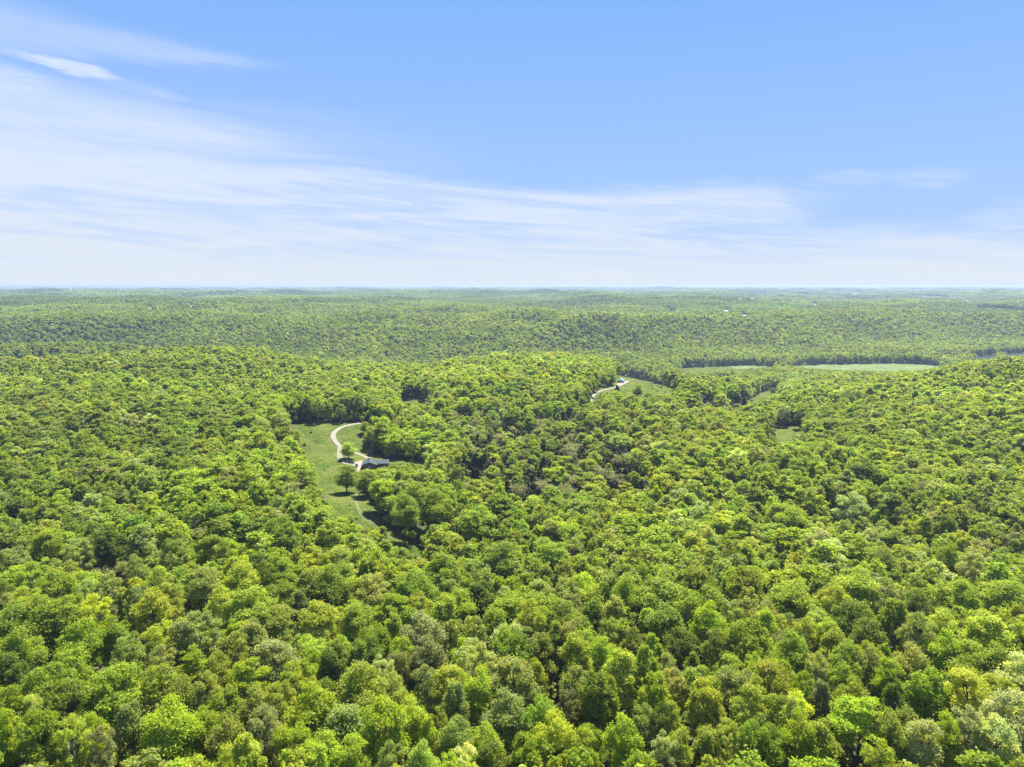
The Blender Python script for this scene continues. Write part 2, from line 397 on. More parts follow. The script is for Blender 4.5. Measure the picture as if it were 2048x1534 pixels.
class MB:
    def __init__(s): s.v = []; s.f = []
    def add(s, vs, fs):
        k = len(s.v); s.v += [tuple(q) for q in vs]; s.f += [tuple(i + k for i in q) for q in fs]
    def box(s, x0, x1, y0, y1, z0, z1):
        s.add([(x0,y0,z0),(x1,y0,z0),(x1,y1,z0),(x0,y1,z0),(x0,y0,z1),(x1,y0,z1),(x1,y1,z1),(x0,y1,z1)],
              [(3,2,1,0),(4,5,6,7),(0,1,5,4),(1,2,6,5),(2,3,7,6),(3,0,4,7)])
    def prism(s, prof, y0, y1, axis='y'):      # profile in (x,z) extruded along y, or in (y,z) along x
        n = len(prof)
        if axis == 'y': vs = [(a, y0, c_) for a, c_ in prof] + [(a, y1, c_) for a, c_ in prof]
        else: vs = [(y0, a, c_) for a, c_ in prof] + [(y1, a, c_) for a, c_ in prof]
        s.add(vs, [tuple(range(n))[::-1], tuple(range(n, 2 * n))] + [(i, (i + 1) % n, (i + 1) % n + n, i + n) for i in range(n)])
    def cyl(s, cx, cy_, cz, r, h, axis='x', n=14):
        vs = []
        for k in (0, 1):
            for i in range(n):
                a = 2 * math.pi * i / n; u, v_ = r * math.cos(a), r * math.sin(a)
                o = (k - .5) * h
                vs.append((cx + o, cy_ + u, cz + v_) if axis == 'x' else (cx + u, cy_ + v_, cz + o))
        s.add(vs, [tuple(range(n))[::-1], tuple(range(n, 2 * n))] + [(i, (i + 1) % n, (i + 1) % n + n, i + n) for i in range(n)])
    def build(s, name, mat, parent=None, bevel=0):
        me = bpy.data.meshes.new(name); me.from_pydata(s.v, [], s.f); me.materials.append(mat); me.update()
        import bmesh
        bm2 = bmesh.new(); bm2.from_mesh(me); bmesh.ops.recalc_face_normals(bm2, faces=bm2.faces)
        if bevel: bmesh.ops.bevel(bm2, geom=list(bm2.edges), offset=bevel, segments=2, affect='EDGES', profile=.7)
        bm2.to_mesh(me); bm2.free()
        return link(name, me, parent)

# ------------------------------------------------------------------ the ground sheet
def build_ground():
    a_in = np.radians(np.linspace(-46, 46, 620)); a_out = np.radians(np.linspace(46, 314, 60)[1:-1])
    A = np.concatenate([a_in, a_out])
    rr = [4.]
    while rr[-1] < 52000: rr.append(rr[-1] * (1.006 if 200 < rr[-1] < 2600 else 1.03 if rr[-1] < 200 else 1.02))
    rr = np.array(rr)
    X_ = rr[:, None] * np.sin(A)[None]; Y_ = rr[:, None] * np.cos(A)[None]
    Z_ = H(X_, Y_)
    n, m_ = X_.shape
    V = np.stack([X_, Y_, Z_], -1).reshape(-1, 3)
    i = np.arange(n - 1)[:, None] * m_; j = np.arange(m_)[None]; j2 = (j + 1) % m_
    Fq = np.stack([i + j, i + m_ + j, i + m_ + j2, i + j2], -1).reshape(-1, 4)[:, ::-1]
    V = np.vstack([V, [[0, 0, float(H(0., 0.))]]])
    cap = np.stack([np.full(m_, len(V) - 1), np.arange(m_), (np.arange(m_) + 1) % m_], -1)[:, ::-1]
    me = make_mesh('ground', V, [Fq, cap], [M_GROUND], smooth=True)
    x, y = V[:, 0], V[:, 1]
    near = np.hypot(x, y) < 2600
    f = np.zeros(len(V)); d = np.zeros(len(V)); bb = np.zeros(len(V))
    jx = x + 5 * vnoise(x, y, 14, 9); jy = y + 8 * vnoise(x, y, 14, 10)
    f[near] = in_fields(jx[near], jy[near])
    # grass runs on a little in front of and behind each clearing
    for k_, p_ in FW.items():
        c0 = p_.mean(0)
        q = c0 + (p_ - c0) * (1.12 if k_ != 'pasture' else 1.04)
        f[near] = np.maximum(f[near], inside(jx[near], jy[near], q) * 1.0)
    S = valley_s(x, y); f = np.maximum(f, (S > .96) & near)
    f = np.maximum(f, (np.hypot(x, y) > 2600) * .55)
    d[near] = inside(x[near], y[near], FW['river_meadow'] + np.array([0, -40.])) * 1.0
    d = np.maximum(d, (S > .96) & (x > 500) & near)
    c0 = BW.mean(0); bb[near] = inside(jx[near], jy[near], c0 + (BW - c0) * 1.3)
    for nm, arr in (('meadow', f), ('dry', d), ('bare', bb)):
        at = me.attributes.new(nm, 'FLOAT', 'POINT'); at.data.foreach_set('value', arr.astype(np.float32))
    tag(link('ground', me), 'grassy and wooded ground of the rolling hills', kind='structure')
build_ground()

def ribbon(name, pts, width, mat, lift, label, samples=10, edge=.25):
    P_ = np.array([hit(px, py)[:2] for px, py in pts]); n = len(P_)
    out_ = []
    for i in range(n - 1):
        p0, p1, p2, p3 = P_[max(i - 1, 0)], P_[i], P_[i + 1], P_[min(i + 2, n - 1)]
        for t in np.linspace(0, 1, samples, endpoint=False):
            out_.append(.5 * ((2 * p1) + (-p0 + p2) * t + (2 * p0 - 5 * p1 + 4 * p2 - p3) * t * t + (-p0 + 3 * p1 - 3 * p2 + p3) * t ** 3))
    out_.append(P_[-1]); C_ = np.array(out_)
    T = np.gradient(C_, axis=0); T /= np.linalg.norm(T, axis=1)[:, None] + 1e-9
    N = np.stack([T[:, 1], -T[:, 0]], 1)
    ks = np.array([-.5, -.25, 0, .25, .5])
    V = []
    for k in ks:
        wv = width * (1 + edge * .4 * vnoise(C_[:, 0] + 50 * k, C_[:, 1], 3.0, 12))
        q = C_ + N * (k * wv)[:, None]
        V.append(np.column_stack([q, H(q[:, 0], q[:, 1]) + lift]))
    V = np.stack(V, 1); m_, c_ = V.shape[:2]
    i = np.arange(m_ - 1)[:, None] * c_; j = np.arange(c_ - 1)[None]
    Fq = np.stack([i + j, i + j + 1, i + c_ + j + 1, i + c_ + j], -1).reshape(-1, 4)
    tag(link(name, make_mesh(name, V.reshape(-1, 3), Fq, [mat], smooth=True)), label, kind='structure')
def patch(name, pts, mat, lift, label):
    P_ = np.array([hit(px, py)[:2] for px, py in pts]); c0 = P_.mean(0)
    rings = [c0 + (P_ - c0) * k for k in (1, .66, .33)]
    Q = np.vstack(rings + [c0[None]]); n = len(P_)
    V = np.column_stack([Q, H(Q[:, 0], Q[:, 1]) + lift])
    fq = [(r_ * n + i, r_ * n + (i + 1) % n, (r_ + 1) * n + (i + 1) % n, (r_ + 1) * n + i) for r_ in range(2) for i in range(n)]
    ft = [(2 * n + i, 2 * n + (i + 1) % n, 3 * n) for i in range(n)]
    tag(link(name, make_mesh(name, V, [np.array(fq), np.array(ft)], [mat], smooth=True)), label, kind='structure')
ribbon('driveway', [(745,846),(719,847),(700,850),(685,854),(673,861),(667,868),(667,876),(673,885),(681,894)], 3.6, M_GRAVEL, .16, 'pale curving gravel driveway across the green pasture')
ribbon('wheel_track', [(678,892),(676.5,902),(676,912),(678,919),(683,924)], 1.3, M_GRAVEL, .19, 'pale left wheel track leading down to the parked cars')
ribbon('wheel_track', [(683,893),(682,902),(682,912),(684,920)], 1.3, M_GRAVEL, .20, 'pale right wheel track leading down to the parked cars')
ribbon('wheel_track_middle', [(680.5,894),(679,903),(679,912),(681,919)], 1.6, M_DIRT, .13, 'worn tan strip between the two wheel tracks')
ribbon('house_drive', [(681,893),(692,899),(709,905),(725,911),(740,918),(752,923)], 2.8, M_GRAVEL, .14, 'gravel drive running behind the dark roofed house')
patch('parking_yard', [(678,919),(686,921),(697,924),(708,926),(716,923),(724,921),(732,926),(722,934),(718,944),(709,944),(707,934),(696,930),(685,927)], M_GRAVEL, .24, 'pale gravel yard in front of the house')
ribbon('pasture_track', [(711,988),(711,1000),(713,1012),(719,1026),(730,1038),(742,1048)], .7, M_DIRT, .10, 'faint left rut of a grass track in the pasture')
ribbon('pasture_track', [(714,988),(714,1000),(716,1011),(722,1024),(733,1036),(746,1047)], .7, M_DIRT, .10, 'faint right rut of a grass track in the pasture')
ribbon('hilltop_drive', [(1178,812),(1181,803),(1185,794),(1193,786),(1206,781),(1222,777),(1236,772),(1247,766),(1256,762)], 3.4, M_GRAVEL, .2, 'narrow pale gravel drive climbing to the hilltop shed')
patch('shed_yard', [(1233,767),(1240,766),(1250,763),(1257,761),(1259,763),(1250,768),(1240,773),(1234,771)], M_GRAVEL, .26, 'gravel yard beside the hilltop shed')
# river on the valley floor
def river():
    xs = np.linspace(1060, 2900, 90)
    c_ = np.interp(xs, [1060, 1212, 1355, 1700, 2900], [1765, 1818, 1902, 2040, 2420]) + 8 * np.sin(xs / 120)
    w_ = 62 + 8 * np.sin(xs / 170)
    V = np.concatenate([np.column_stack([xs, c_ - w_ / 2]), np.column_stack([xs, c_ + w_ / 2])])
    zz = np.full(len(V), -65.2)
    n = len(xs); i = np.arange(n - 1)
    tag(link('river', make_mesh('river', np.column_stack([V, zz]), np.stack([i, i + 1, i + 1 + n, i + n], -1), [M_WATER])), 'grey green river on the valley floor', kind='structure')
    return xs, c_
river_x, river_c = river()

# ------------------------------------------------------------------ tree prototypes
def rv(g, n):
    v = g.normal(size=(n, 3)); return v / np.linalg.norm(v, axis=1)[:, None]
def leaf_quads(g, C_, N, S, aspect=.62):
    n = len(C_); a = rv(g, n); T = np.cross(N, a); T /= np.linalg.norm(T, axis=1)[:, None] + 1e-9; U = np.cross(N, T)
    S = S[:, None]
    V = np.stack([C_ + T * S, C_ + U * S * aspect, C_ - T * S, C_ - U * S * aspect], 1).reshape(-1, 3)
    return V, np.arange(4 * n).reshape(n, 4)
def tube(pts, rad, n=6):
    pts = np.array(pts, float); V = []; k = len(pts)
    for i in range(k):
        d = pts[min(i + 1, k - 1)] - pts[max(i - 1, 0)]; d /= np.linalg.norm(d) + 1e-9
        u = np.cross(d, [0.3, 0.9, 0.2]); u /= np.linalg.norm(u); v_ = np.cross(d, u)
        for j in range(n):
            a = 2 * math.pi * j / n; V.append(pts[i] + rad[i] * (math.cos(a) * u + math.sin(a) * v_))
    i = np.arange(k - 1)[:, None] * n; j = np.arange(n)[None]
    Fq = np.stack([i + j, i + (j + 1) % n, i + n + (j + 1) % n, i + n + j], -1).reshape(-1, 4)
    return np.array(V), Fq
def lobes_for(form, g):
    """list of lobe centres and radii (x,y,z,r,flat) for a 20 m tree about 9 m wide"""
    L = []
    if form == 'round':
        n, Rx, zc, Rz, r0, fl = 50, 3.7, 12.2, 6.6, 1.28, 1.05
    elif form == 'lumpy':
        n, Rx, zc, Rz, r0, fl = 30, 3.5, 12.6, 6.2, 1.65, 1.0
    elif form == 'oval':
        n, Rx, zc, Rz, r0, fl = 52, 3.0, 11.6, 7.4, 1.12, 1.2
    elif form == 'open':
        n, Rx, zc, Rz, r0, fl = 48, 3.7, 10.2, 8.0, 1.7, .85
    elif form == 'airy':
        n, Rx, zc, Rz, r0, fl = 64, 3.9, 12.0, 7.4, .9, 1.1
    elif form == 'tiered':
        n, Rx, zc, Rz, r0, fl = 44, 4.0, 13.0, 6.0, 1.4, .5
    else:
        n, Rx, zc, Rz, r0, fl = 46, 3.3, 12.0, 7.4, 1.1, 1.1
    k = 0
    while len(L) < n:
        d = rv(g, 1)[0]
        if d[2] < -.8: continue
        q = g.uniform(.55, 1.0) ** .6
        p = d * q
        wx = Rx
        if form == 'spire': wx = Rx * (1.0 - .55 * max(p[2], -.3) )
        if form in ('oval',): wx = Rx * (1 - .25 * p[2])
        c_ = np.array([p[0] * wx, p[1] * wx, zc + p[2] * Rz])
        r_ = r0 * g.uniform(.5, 1.45) * (1 - .15 * p[2])
        L.append((*c_, r_, fl))
    # uneven outline: push one side, pull another
    a = g.uniform(0, 6.28); off = g.uniform(-.4, .7, 3)
    L = [(x + .5 * math.cos(a) * (z - 10) / 8 * off[0], y + .5 * math.sin(a) * (z - 10) / 8 * off[1], z, r_, f) for x, y, z, r_, f in L]
    return L
def crown_mesh(name, form, seed, nleaf, size, dens=1.0):
    g = np.random.default_rng(seed); L = np.array(lobes_for(form, g))
    wts = L[:, 3] ** 2; wts /= wts.sum()
    pick = g.choice(len(L), nleaf, p=wts)
    D = rv(g, nleaf); low = D[:, 2] < -.25; D[low, 2] *= -g.uniform(.1, 1, low.sum()); D /= np.linalg.norm(D, axis=1)[:, None]
    rad = L[pick, 3] * (g.uniform(.45, 1.06, nleaf) ** .8 + .22 * np.abs(g.normal(0, 1, nleaf)) * (g.uniform(size=nleaf) < .3))
    # clustered twigs: ruffle the lobe surface
    ruf = 1 + .18 * np.sin(D[:, 0] * 7 + pick) * np.cos(D[:, 1] * 6 + pick * 2.1) + .12 * np.sin(D[:, 2] * 11 + pick * .7)
    C_ = L[pick, :3] + D * (rad * ruf)[:, None] * np.stack([np.ones(nleaf), np.ones(nleaf), L[pick, 4]], 1)
    N = D * .55 + rv(g, nleaf) * .75 + np.array([0, 0, .25]); N /= np.linalg.norm(N, axis=1)[:, None]
    V, Fq = leaf_quads(g, C_, N, size * g.uniform(.7, 1.35, nleaf))
    lobe_v = g.uniform(0, 1, len(L)); var = np.clip(.45 * lobe_v[pick] + .55 * g.uniform(0, 1, nleaf), 0, 1)
    return V, Fq, var, L
def trunk_mesh(form, seed, L, n=7, nl=14):
    g = np.random.default_rng(seed + 500); V = []; Fs = []
    top = 14.5; bend = g.uniform(-.5, .5, 2)
    ax = lambda z: np.array([bend[0] * math.sin(z / 9), bend[1] * math.sin(z / 7), z])
    zs = [-1.5, 0, .6, 3, 6, 9, 12, top]; rad = [.45, .42, .32, .27, .23, .18, .12, .06]
    v, f = tube([ax(z) for z in zs], rad, n); V.append(v); Fs.append(f)
    idx = np.argsort(-L[:, 3])[:nl]
    for i in idx:
        c_ = L[i, :3]; z0 = min(max(c_[2] - g.uniform(2.5, 5.0), 3.0), 12.5)
        s = ax(z0); mid_ = (s + c_) / 2 + np.array([*(c_[:2] - s[:2]) * .12, -.4])
        v, f = tube([s, mid_, c_, c_ + (c_ - mid_) * .5], [.15, .11, .07, .03], 5); Fs.append(f + sum(len(q) for q in V)); V.append(v)
    return np.vstack(V), np.vstack(Fs)
def cedar_parts(seed, nleaf, size):
    g = np.random.default_rng(seed); h = g.uniform(0, 1, nleaf) ** 1.15
    a = g.uniform(0, 6.28, nleaf); bul = 1 + .22 * np.sin(3 * a + 9 * h + seed) + .15 * np.sin(h * 30 + 2 * a)
    rr_ = (1.9 * (1 - h) ** .75 + .1) * bul * g.uniform(.55, 1.05, nleaf)
    C_ = np.stack([rr_ * np.cos(a), rr_ * np.sin(a), .6 + h * 9.4], 1)
    N = np.stack([np.cos(a), np.sin(a), np.full(nleaf, .5)], 1) * .6 + rv(g, nleaf) * .7; N /= np.linalg.norm(N, axis=1)[:, None]
    V, Fq = leaf_quads(g, C_, N, size * g.uniform(.7, 1.3, nleaf), .5)
    tv, tf = tube([(0, 0, -1), (0, 0, 3), (.05, 0, 8)], [.2, .15, .04], 6)
    return V, Fq, g.uniform(0, .8, nleaf), tv, tf
def bare_parts(seed, nleaf, size, twigs=70):
    g = np.random.default_rng(seed); V = []; Fs = []; tips = []
    def addt(p, r_, n):
        v, f = tube(p, r_, n); Fs.append(f + sum(len(q) for q in V)); V.append(v)
    addt([(0, 0, -1.5), (0, 0, 4), (.2, .1, 9), (.3, 0, 15)], [.3, .24, .16, .05], 6)
    for i in range(16):
        z0 = 5 + 9 * i / 16; a = g.uniform(0, 6.28); ln = g.uniform(2.2, 4.2) * (1 - .35 * i / 16)
        s = np.array([.1, .05, z0]); e = s + np.array([math.cos(a) * ln, math.sin(a) * ln, ln * g.uniform(.7, 1.2)])
        m_ = (s + e) / 2 + np.array([0, 0, -.3]); addt([s, m_, e], [.1, .07, .03], 4)
        for k in range(twigs // 16):
            t = g.uniform(.35, 1); q = s + (e - s) * t; d = rv(g, 1)[0]; d[2] = abs(d[2]) * .8; q2 = q + d * g.uniform(.8, 1.8)
            addt([q, q2], [.03, .012], 3); tips.append(q2)
    tips = np.array(tips); pk = g.integers(0, len(tips), nleaf)
    C_ = tips[pk] + g.normal(size=(nleaf, 3)) * .5
    Vl, Fl = leaf_quads(g, C_, rv(g, nleaf), size * g.uniform(.7, 1.3, nleaf))
    return Vl, Fl, g.uniform(0, 1, nleaf), np.vstack(V), np.vstack(Fs)
def set_var(me, var):
    at = me.attributes.new('leafvar', 'FLOAT', 'FACE'); at.data.foreach_set('value', np.asarray(var, np.float32))

FORMS_OPEN = 14
FORMS = ['round', 'round', 'lumpy', 'lumpy', 'oval', 'oval', 'airy', 'airy', 'tiered', 'spire', 'cedar', 'cedar', 'bare', 'bare', 'open']
FIDX = {}
for i, f_ in enumerate(FORMS): FIDX.setdefault(f_, []).append(i)
near_c, near_t = [], []
proto_mid = bpy.data.collections.new('forest_mid_trees'); proto_far = bpy.data.collections.new('forest_far_trees'); proto_clump = bpy.data.collections.new('forest_far_groves')
def combine(V, Fq, var, tv, tf, name, col, bark=M_BARK):
    me = make_mesh(name, np.vstack([V, tv]) if tv is not None else V, [Fq] + ([tf + len(V)] if tv is not None else []), [M_LEAF, bark],
                   np.concatenate([np.zeros(len(Fq)), np.ones(len(tf) if tv is not None else 0)]))
    set_var(me, np.concatenate([var, np.full(len(tf) if tv is not None else 0, .5)]))
    o = bpy.data.objects.new(name, me); col.objects.link(o); return o
for i, f_ in enumerate(FORMS):
    sd_ = 100 + i * 7
    if f_ == 'cedar':
        gen = lambda n, s: cedar_parts(sd_, n, s)
        V, Fq, var, tv, tf = gen(5200, .26)
        cfg = ((1500, .48), (380, .9))
    elif f_ == 'bare':
        gen = lambda n, s: bare_parts(sd_, n, s)
        V, Fq, var, tv, tf = gen(2600, .16)
        cfg = ((800, .30), (260, .6))
    else:
        def gen(n, s, f_=f_, sd_=sd_):
            V, Fq, var, L = crown_mesh('crown', f_, sd_, n, s); tv, tf = trunk_mesh(f_, sd_, L); return V, Fq, var, tv, tf
        if f_ == 'airy': V, Fq, var, tv, tf = gen(16000, .165); cfg = ((3800, .34), (850, .72))
        else: V, Fq, var, tv, tf = gen(18000, .205); cfg = ((4200, .40), (850, .86))
    c_ = make_mesh('crown', V, Fq, [M_LEAF]); set_var(c_, var); near_c.append(c_)
    near_t.append(make_mesh('trunk', tv, tf, [M_PALEBARK if f_ in ('airy', 'bare') else M_BARK], smooth=True))
    pb = M_PALEBARK if f_ in ('airy', 'bare') else M_BARK
    V, Fq, var, tv, tf = gen(*cfg[0]); combine(V, Fq, var, tv, tf, 'forest_tree_mid.%02d' % i, proto_mid, pb)
    V, Fq, var, tv, tf = gen(*cfg[1])
    combine(V, Fq, var, tv[:6 * 8] if f_ != 'bare' else tv, tf[:6 * 7] if f_ not in ('bare',) and len(tf) > 42 else tf, 'forest_tree_far.%02d' % i, proto_far, pb) if f_ in ('cedar', 'bare') else combine(V, Fq, var, tv, tf, 'forest_tree_far.%02d' % i, proto_far, pb)
for i in range(5):      # groves: a stand of a dozen crowns, for woods several kilometres off
    g = np.random.default_rng(900 + i); Vs, Fs, vs = [], [], []; off = 0
    for k in range(9):
        x0, y0 = ((k % 3) - 1) * 9 + g.uniform(-3, 3), ((k // 3) - 1) * 9 + g.uniform(-3, 3); hh = g.uniform(13, 22); rad_ = g.uniform(4.2, 6.2)
        D = rv(g, 70); D[:, 2] = np.abs(D[:, 2]) * g.choice([1, 1, 1, -.4], 70); zc = hh - rad_ * 1.1
        C_ = np.array([x0, y0, zc]) + D * rad_ * np.array([1, 1, 1.15]) * g.uniform(.75, 1.05, (70, 1))
        N = D * .7 + rv(g, 70) * .5; N /= np.linalg.norm(N, axis=1)[:, None]
        V, Fq = leaf_quads(g, C_, N, g.uniform(1.5, 2.5, 70), .8); Vs.append(V); Fs.append(Fq + off); off += len(V)
        vs.append(np.clip(g.uniform(0, 1) * .6 + g.uniform(0, .4, 70), 0, 1))
    combine(np.vstack(Vs), np.vstack(Fs), np.concatenate(vs), None, np.zeros((0, 4), int), 'forest_grove.%02d' % i, proto_clump)

# ------------------------------------------------------------------ leaf colours and their words
TINT = {'L': ((0.335, 0.425, 0.032), 'bright lime green'), 'G': ((0.262, 0.348, 0.04), 'mid green'), 'D': ((0.182, 0.248, 0.038), 'deep green'),
        'S': ((0.335, 0.385, 0.12), 'sage green'), 'O': ((.315,.365,.075), 'olive green'), 'Y': ((0.4, 0.465, 0.058), 'yellow green'),
        'P': ((0.48, 0.53, 0.26), 'pale silvery green'), 'B': ((.320,.335,.150), 'brownish budding'), 'C': ((.095,.110,.050), 'dark cedar green'),
        'E': ((0.3, 0.385, 0.045), 'fresh green')}
# crowns that can be told apart in the photograph: x, y of the crown's middle, its width (pixels), colour, form
# form letters: r round, l lumpy, o oval, a airy, t tiered, s spire, c cedar, b bare
LIST = """106,1265,80,E,l 115,1205,60,G,r 55,1235,55,Y,a 281,1219,45,S,a 369,1300,58,S,o 401,1302,66,S,a 309,1247,60,Y,r 261,1342,60,O,a 228,1293,45,G,l
309,1323,40,D,r 161,1318,66,G,r 35,1284,76,G,r 46,1342,68,G,l 14,1372,60,D,r 104,1411,82,G,r 231,1411,84,L,r 265,1473,60,S,o 346,1487,84,L,l 323,1395,58,Y,r 365,1411,55,O,r
185,1485,50,L,l 69,1452,42,S,r 21,1441,50,L,r 148,1512,60,Y,a 81,1503,66,L,r 14,1487,55,L,r 203,1517,45,B,a 138,1441,66,G,r 325,1452,32,P,a 383,1352,45,L,t 328,1360,50,S,a 342,1222,50,O,a
318,1196,40,G,l 346,1194,38,D,o 415,1203,56,S,r 143,1348,55,G,l 150,1250,50,Y,a 196,1261,56,Y,a 176,1205,40,S,a 205,1212,40,S,a
499,1245,74,Y,r 603,1215,34,S,o 663,1201,60,G,l 561,1272,62,O,r 638,1272,62,Y,r 716,1272,68,G,r 788,1256,60,L,t 746,1210,58,B,a 511,1309,60,S,o 469,1330,50,O,a 552,1353,68,P,r 672,1346,56,D,o
626,1346,45,L,l 730,1323,50,D,l 414,1399,50,O,a 499,1383,55,L,t 435,1360,50,Y,r 596,1399,66,Y,a 645,1411,45,D,r 765,1371,50,P,a 725,1376,36,O,o 723,1420,78,Y,l 624,1457,76,L,l 691,1473,70,S,o
769,1487,72,L,r 585,1510,55,L,l 458,1503,62,O,r 529,1491,64,B,a 515,1434,58,O,r 808,1436,48,Y,o 561,1438,58,O,a 707,1526,50,Y,r 414,1464,45,L,l 804,1323,45,L,r 446,1233,50,Y,a 561,1210,50,L,l
846,1295,66,P,r 858,1337,58,B,r 906,1245,64,E,l 961,1226,58,D,o 1040,1249,84,L,l 948,1288,42,S,r 1123,1261,66,E,r 1188,1256,58,D,s 1031,1330,58,G,r 1079,1323,55,O,o 1148,1348,64,Y,o 948,1355,70,S,a
904,1388,55,Y,r 962,1399,58,L,l 1031,1399,74,S,r 1072,1381,45,L,o 846,1395,45,B,a 911,1422,50,S,o 1008,1457,68,S,l 1084,1464,62,G,r 821,1457,54,Y,l 913,1496,60,S,r 860,1503,42,L,s 881,1455,32,O,a
971,1503,50,Y,r 1112,1508,72,Y,r 1054,1515,46,G,l 1192,1422,64,E,o 1135,1429,45,B,a 1169,1515,42,Y,r 1081,1203,40,S,r 1160,1198,50,L,r 1206,1330,42,G,l 828,1208,66,G,r 929,1323,40,L,r
1225,1256,55,S,s 1253,1215,45,G,l 1329,1221,84,E,r 1380,1240,50,E,l 1419,1233,58,G,r 1417,1272,50,L,l 1530,1249,45,S,r 1583,1231,84,Y,r 1306,1314,42,L,s 1329,1281,58,D,l 1267,1304,45,O,a 1361,1318,54,D,r
1433,1309,50,O,a 1493,1314,74,L,r 1578,1341,60,G,l 1242,1365,66,Y,o 1292,1360,50,G,s 1334,1360,36,S,r 1343,1392,45,B,r 1308,1415,55,L,o 1394,1388,50,O,t 1214,1411,46,Y,o 1412,1429,66,Y,o 1472,1401,58,S,l
1541,1401,70,Y,r 1511,1452,80,Y,a 1592,1441,46,Y,l 1569,1461,54,O,r 1246,1496,60,L,r 1327,1480,50,D,a 1288,1475,54,O,a 1357,1510,50,Y,r 1454,1503,50,S,a 1408,1503,54,O,o 1604,1401,38,L,r 1535,1508,58,G,r
1500,1503,50,E,r 1329,1526,50,P,a 1592,1503,55,L,l 1490,1198,60,L,r 1398,1198,60,L,r 1716,1205,72,G,l 1776,1226,42,B,a 1665,1233,60,Y,r 1702,1265,66,G,r 1787,1268,58,G,o 1875,1210,42,O,a 1831,1235,42,D,r
1926,1221,55,E,r 2002,1224,76,E,r 1833,1298,58,S,a 1882,1279,58,Y,r 1663,1323,60,Y,o 1736,1300,50,O,r 1974,1300,80,Y,o 1822,1348,54,S,r 1889,1323,55,G,l 1940,1350,66,Y,r 1642,1413,38,B,o 1690,1353,58,G,r
1732,1355,50,S,a 1776,1376,50,L,r 1997,1362,60,D,l 1854,1422,72,G,o 1935,1420,72,Y,r 1983,1406,58,Y,r 1785,1427,46,D,s 1706,1418,58,E,r 1720,1471,80,L,t 2030,1381,60,P,l 1803,1478,60,S,r 1843,1508,58,P,r
1933,1489,60,P,a 2009,1473,80,P,r 1988,1503,58,P,r 1642,1498,58,Y,o 1771,1498,54,O,r 1887,1491,46,L,l 2009,1422,50,L,t
70,1180,54,G,a 30,1150,56,S,a 160,1128,50,S,a 285,1110,56,S,s 265,1160,44,S,a 100,1120,54,G,r 215,1110,50,D,l 480,1190,56,Y,r 620,1190,48,O,r 880,1170,66,E,l 1100,1130,60,E,l 1000,1140,60,G,r 950,1060,60,G,l
830,1010,50,G,r 810,1040,44,D,l 870,1030,56,G,l 560,1090,54,G,r 430,1120,50,E,r 350,1130,44,S,a 1640,1110,56,P,r 1660,1130,48,P,a 1760,1150,50,O,r 1950,1160,54,P,a 1900,1140,44,L,l 1570,1050,56,L,l 1700,1030,56,P,a 1730,960,50,D,l"""
FL = {'r': 'round', 'l': 'lumpy', 'o': 'oval', 'a': 'airy', 't': 'tiered', 's': 'spire', 'c': 'cedar', 'b': 'bare'}
FWORD = {'round': 'rounded crown', 'lumpy': 'lumpy heaped crown', 'oval': 'tall oval crown', 'airy': 'thin airy crown', 'tiered': 'flat layered crown', 'spire': 'narrow pointed crown', 'cedar': 'conical crown', 'bare': 'half bare crown'}
trees = []      # x, y, z, width, height, tint key, proto index, rotation, individual?
def jitter_tint(key, g, amt=.14):
    t = np.array(TINT[key][0]) * .86 + KT[[0, 1, 8]].mean(0) * .14; k = g.normal(1, amt); return t * max(k, .6) * np.array([g.normal(1, .04), 1, g.normal(1, .12)])
g = np.random.default_rng(5)
for tok in LIST.split():
    px, py, wpx, key, fo = tok.split(','); px, py, wpx = float(px), float(py), float(wpx)
    x, y, z = hit(px, py, 13.0); dep = project(x, y, z)[2]
    wm = wpx / FPX * dep * 1.30; ht = float(np.clip(16.5 + .7 * wm + g.uniform(-1.5, 1.5), 16, 27))
    form = FL[fo]
    trees.append([x, y, float(H(x, y)), wm, ht, key, int(g.choice(FIDX[form])), g.uniform(0, 6.28)])
# lone trees of the clearings: base pixel, width m, height m, colour, form, label
LONE = [(697, 918, 10.5, 13.5, 'E', 'open', 'spreading green tree on the lawn between gravel drive and dark roofed house'),
        (694, 986, 13.5, 19, 'G', 'open', 'broad dark green tree standing in the pasture in front of the parked cars'),
        (1275, 796, 12, 17, 'E', 'open', 'light green tree standing in the hilltop field below the teal roofed shed'),
        (1222, 771, 13, 17, 'D', 'open', 'dark green tree beside the drive left of the teal roofed shed'),
        (1208, 773, 12, 18, 'G', 'open', 'green tree two places left of the teal roofed shed'),
        (1545, 789, 9, 12, 'D', 'open', 'small dark tree alone at the upper end of the sloping field'),
        (729, 868, 7.5, 11, 'G', 'open', 'slim green tree at the pasture corner where the curving gravel drive leaves')]
LONE += [(733, 993, 11.5, 17, 'D', 'open', 'dark green tree at the edge of the wood, right of the broad pasture tree'),
         (588, 893, 10, 14, 'E', 'open', 'light green tree bulging into the left rim of the pasture'),
         (1298, 806, 10, 13, 'E', 'open', 'green tree at the foot of the hilltop field, right of the light green one')]
lone = []
for (px, py, wm, ht, key, form, lab) in LONE:
    x, y, z = hit(px, py); lone.append([x, y, float(H(x, y)), wm, ht, key, int(g.choice(FIDX[form])), g.uniform(0, 6.28), lab])

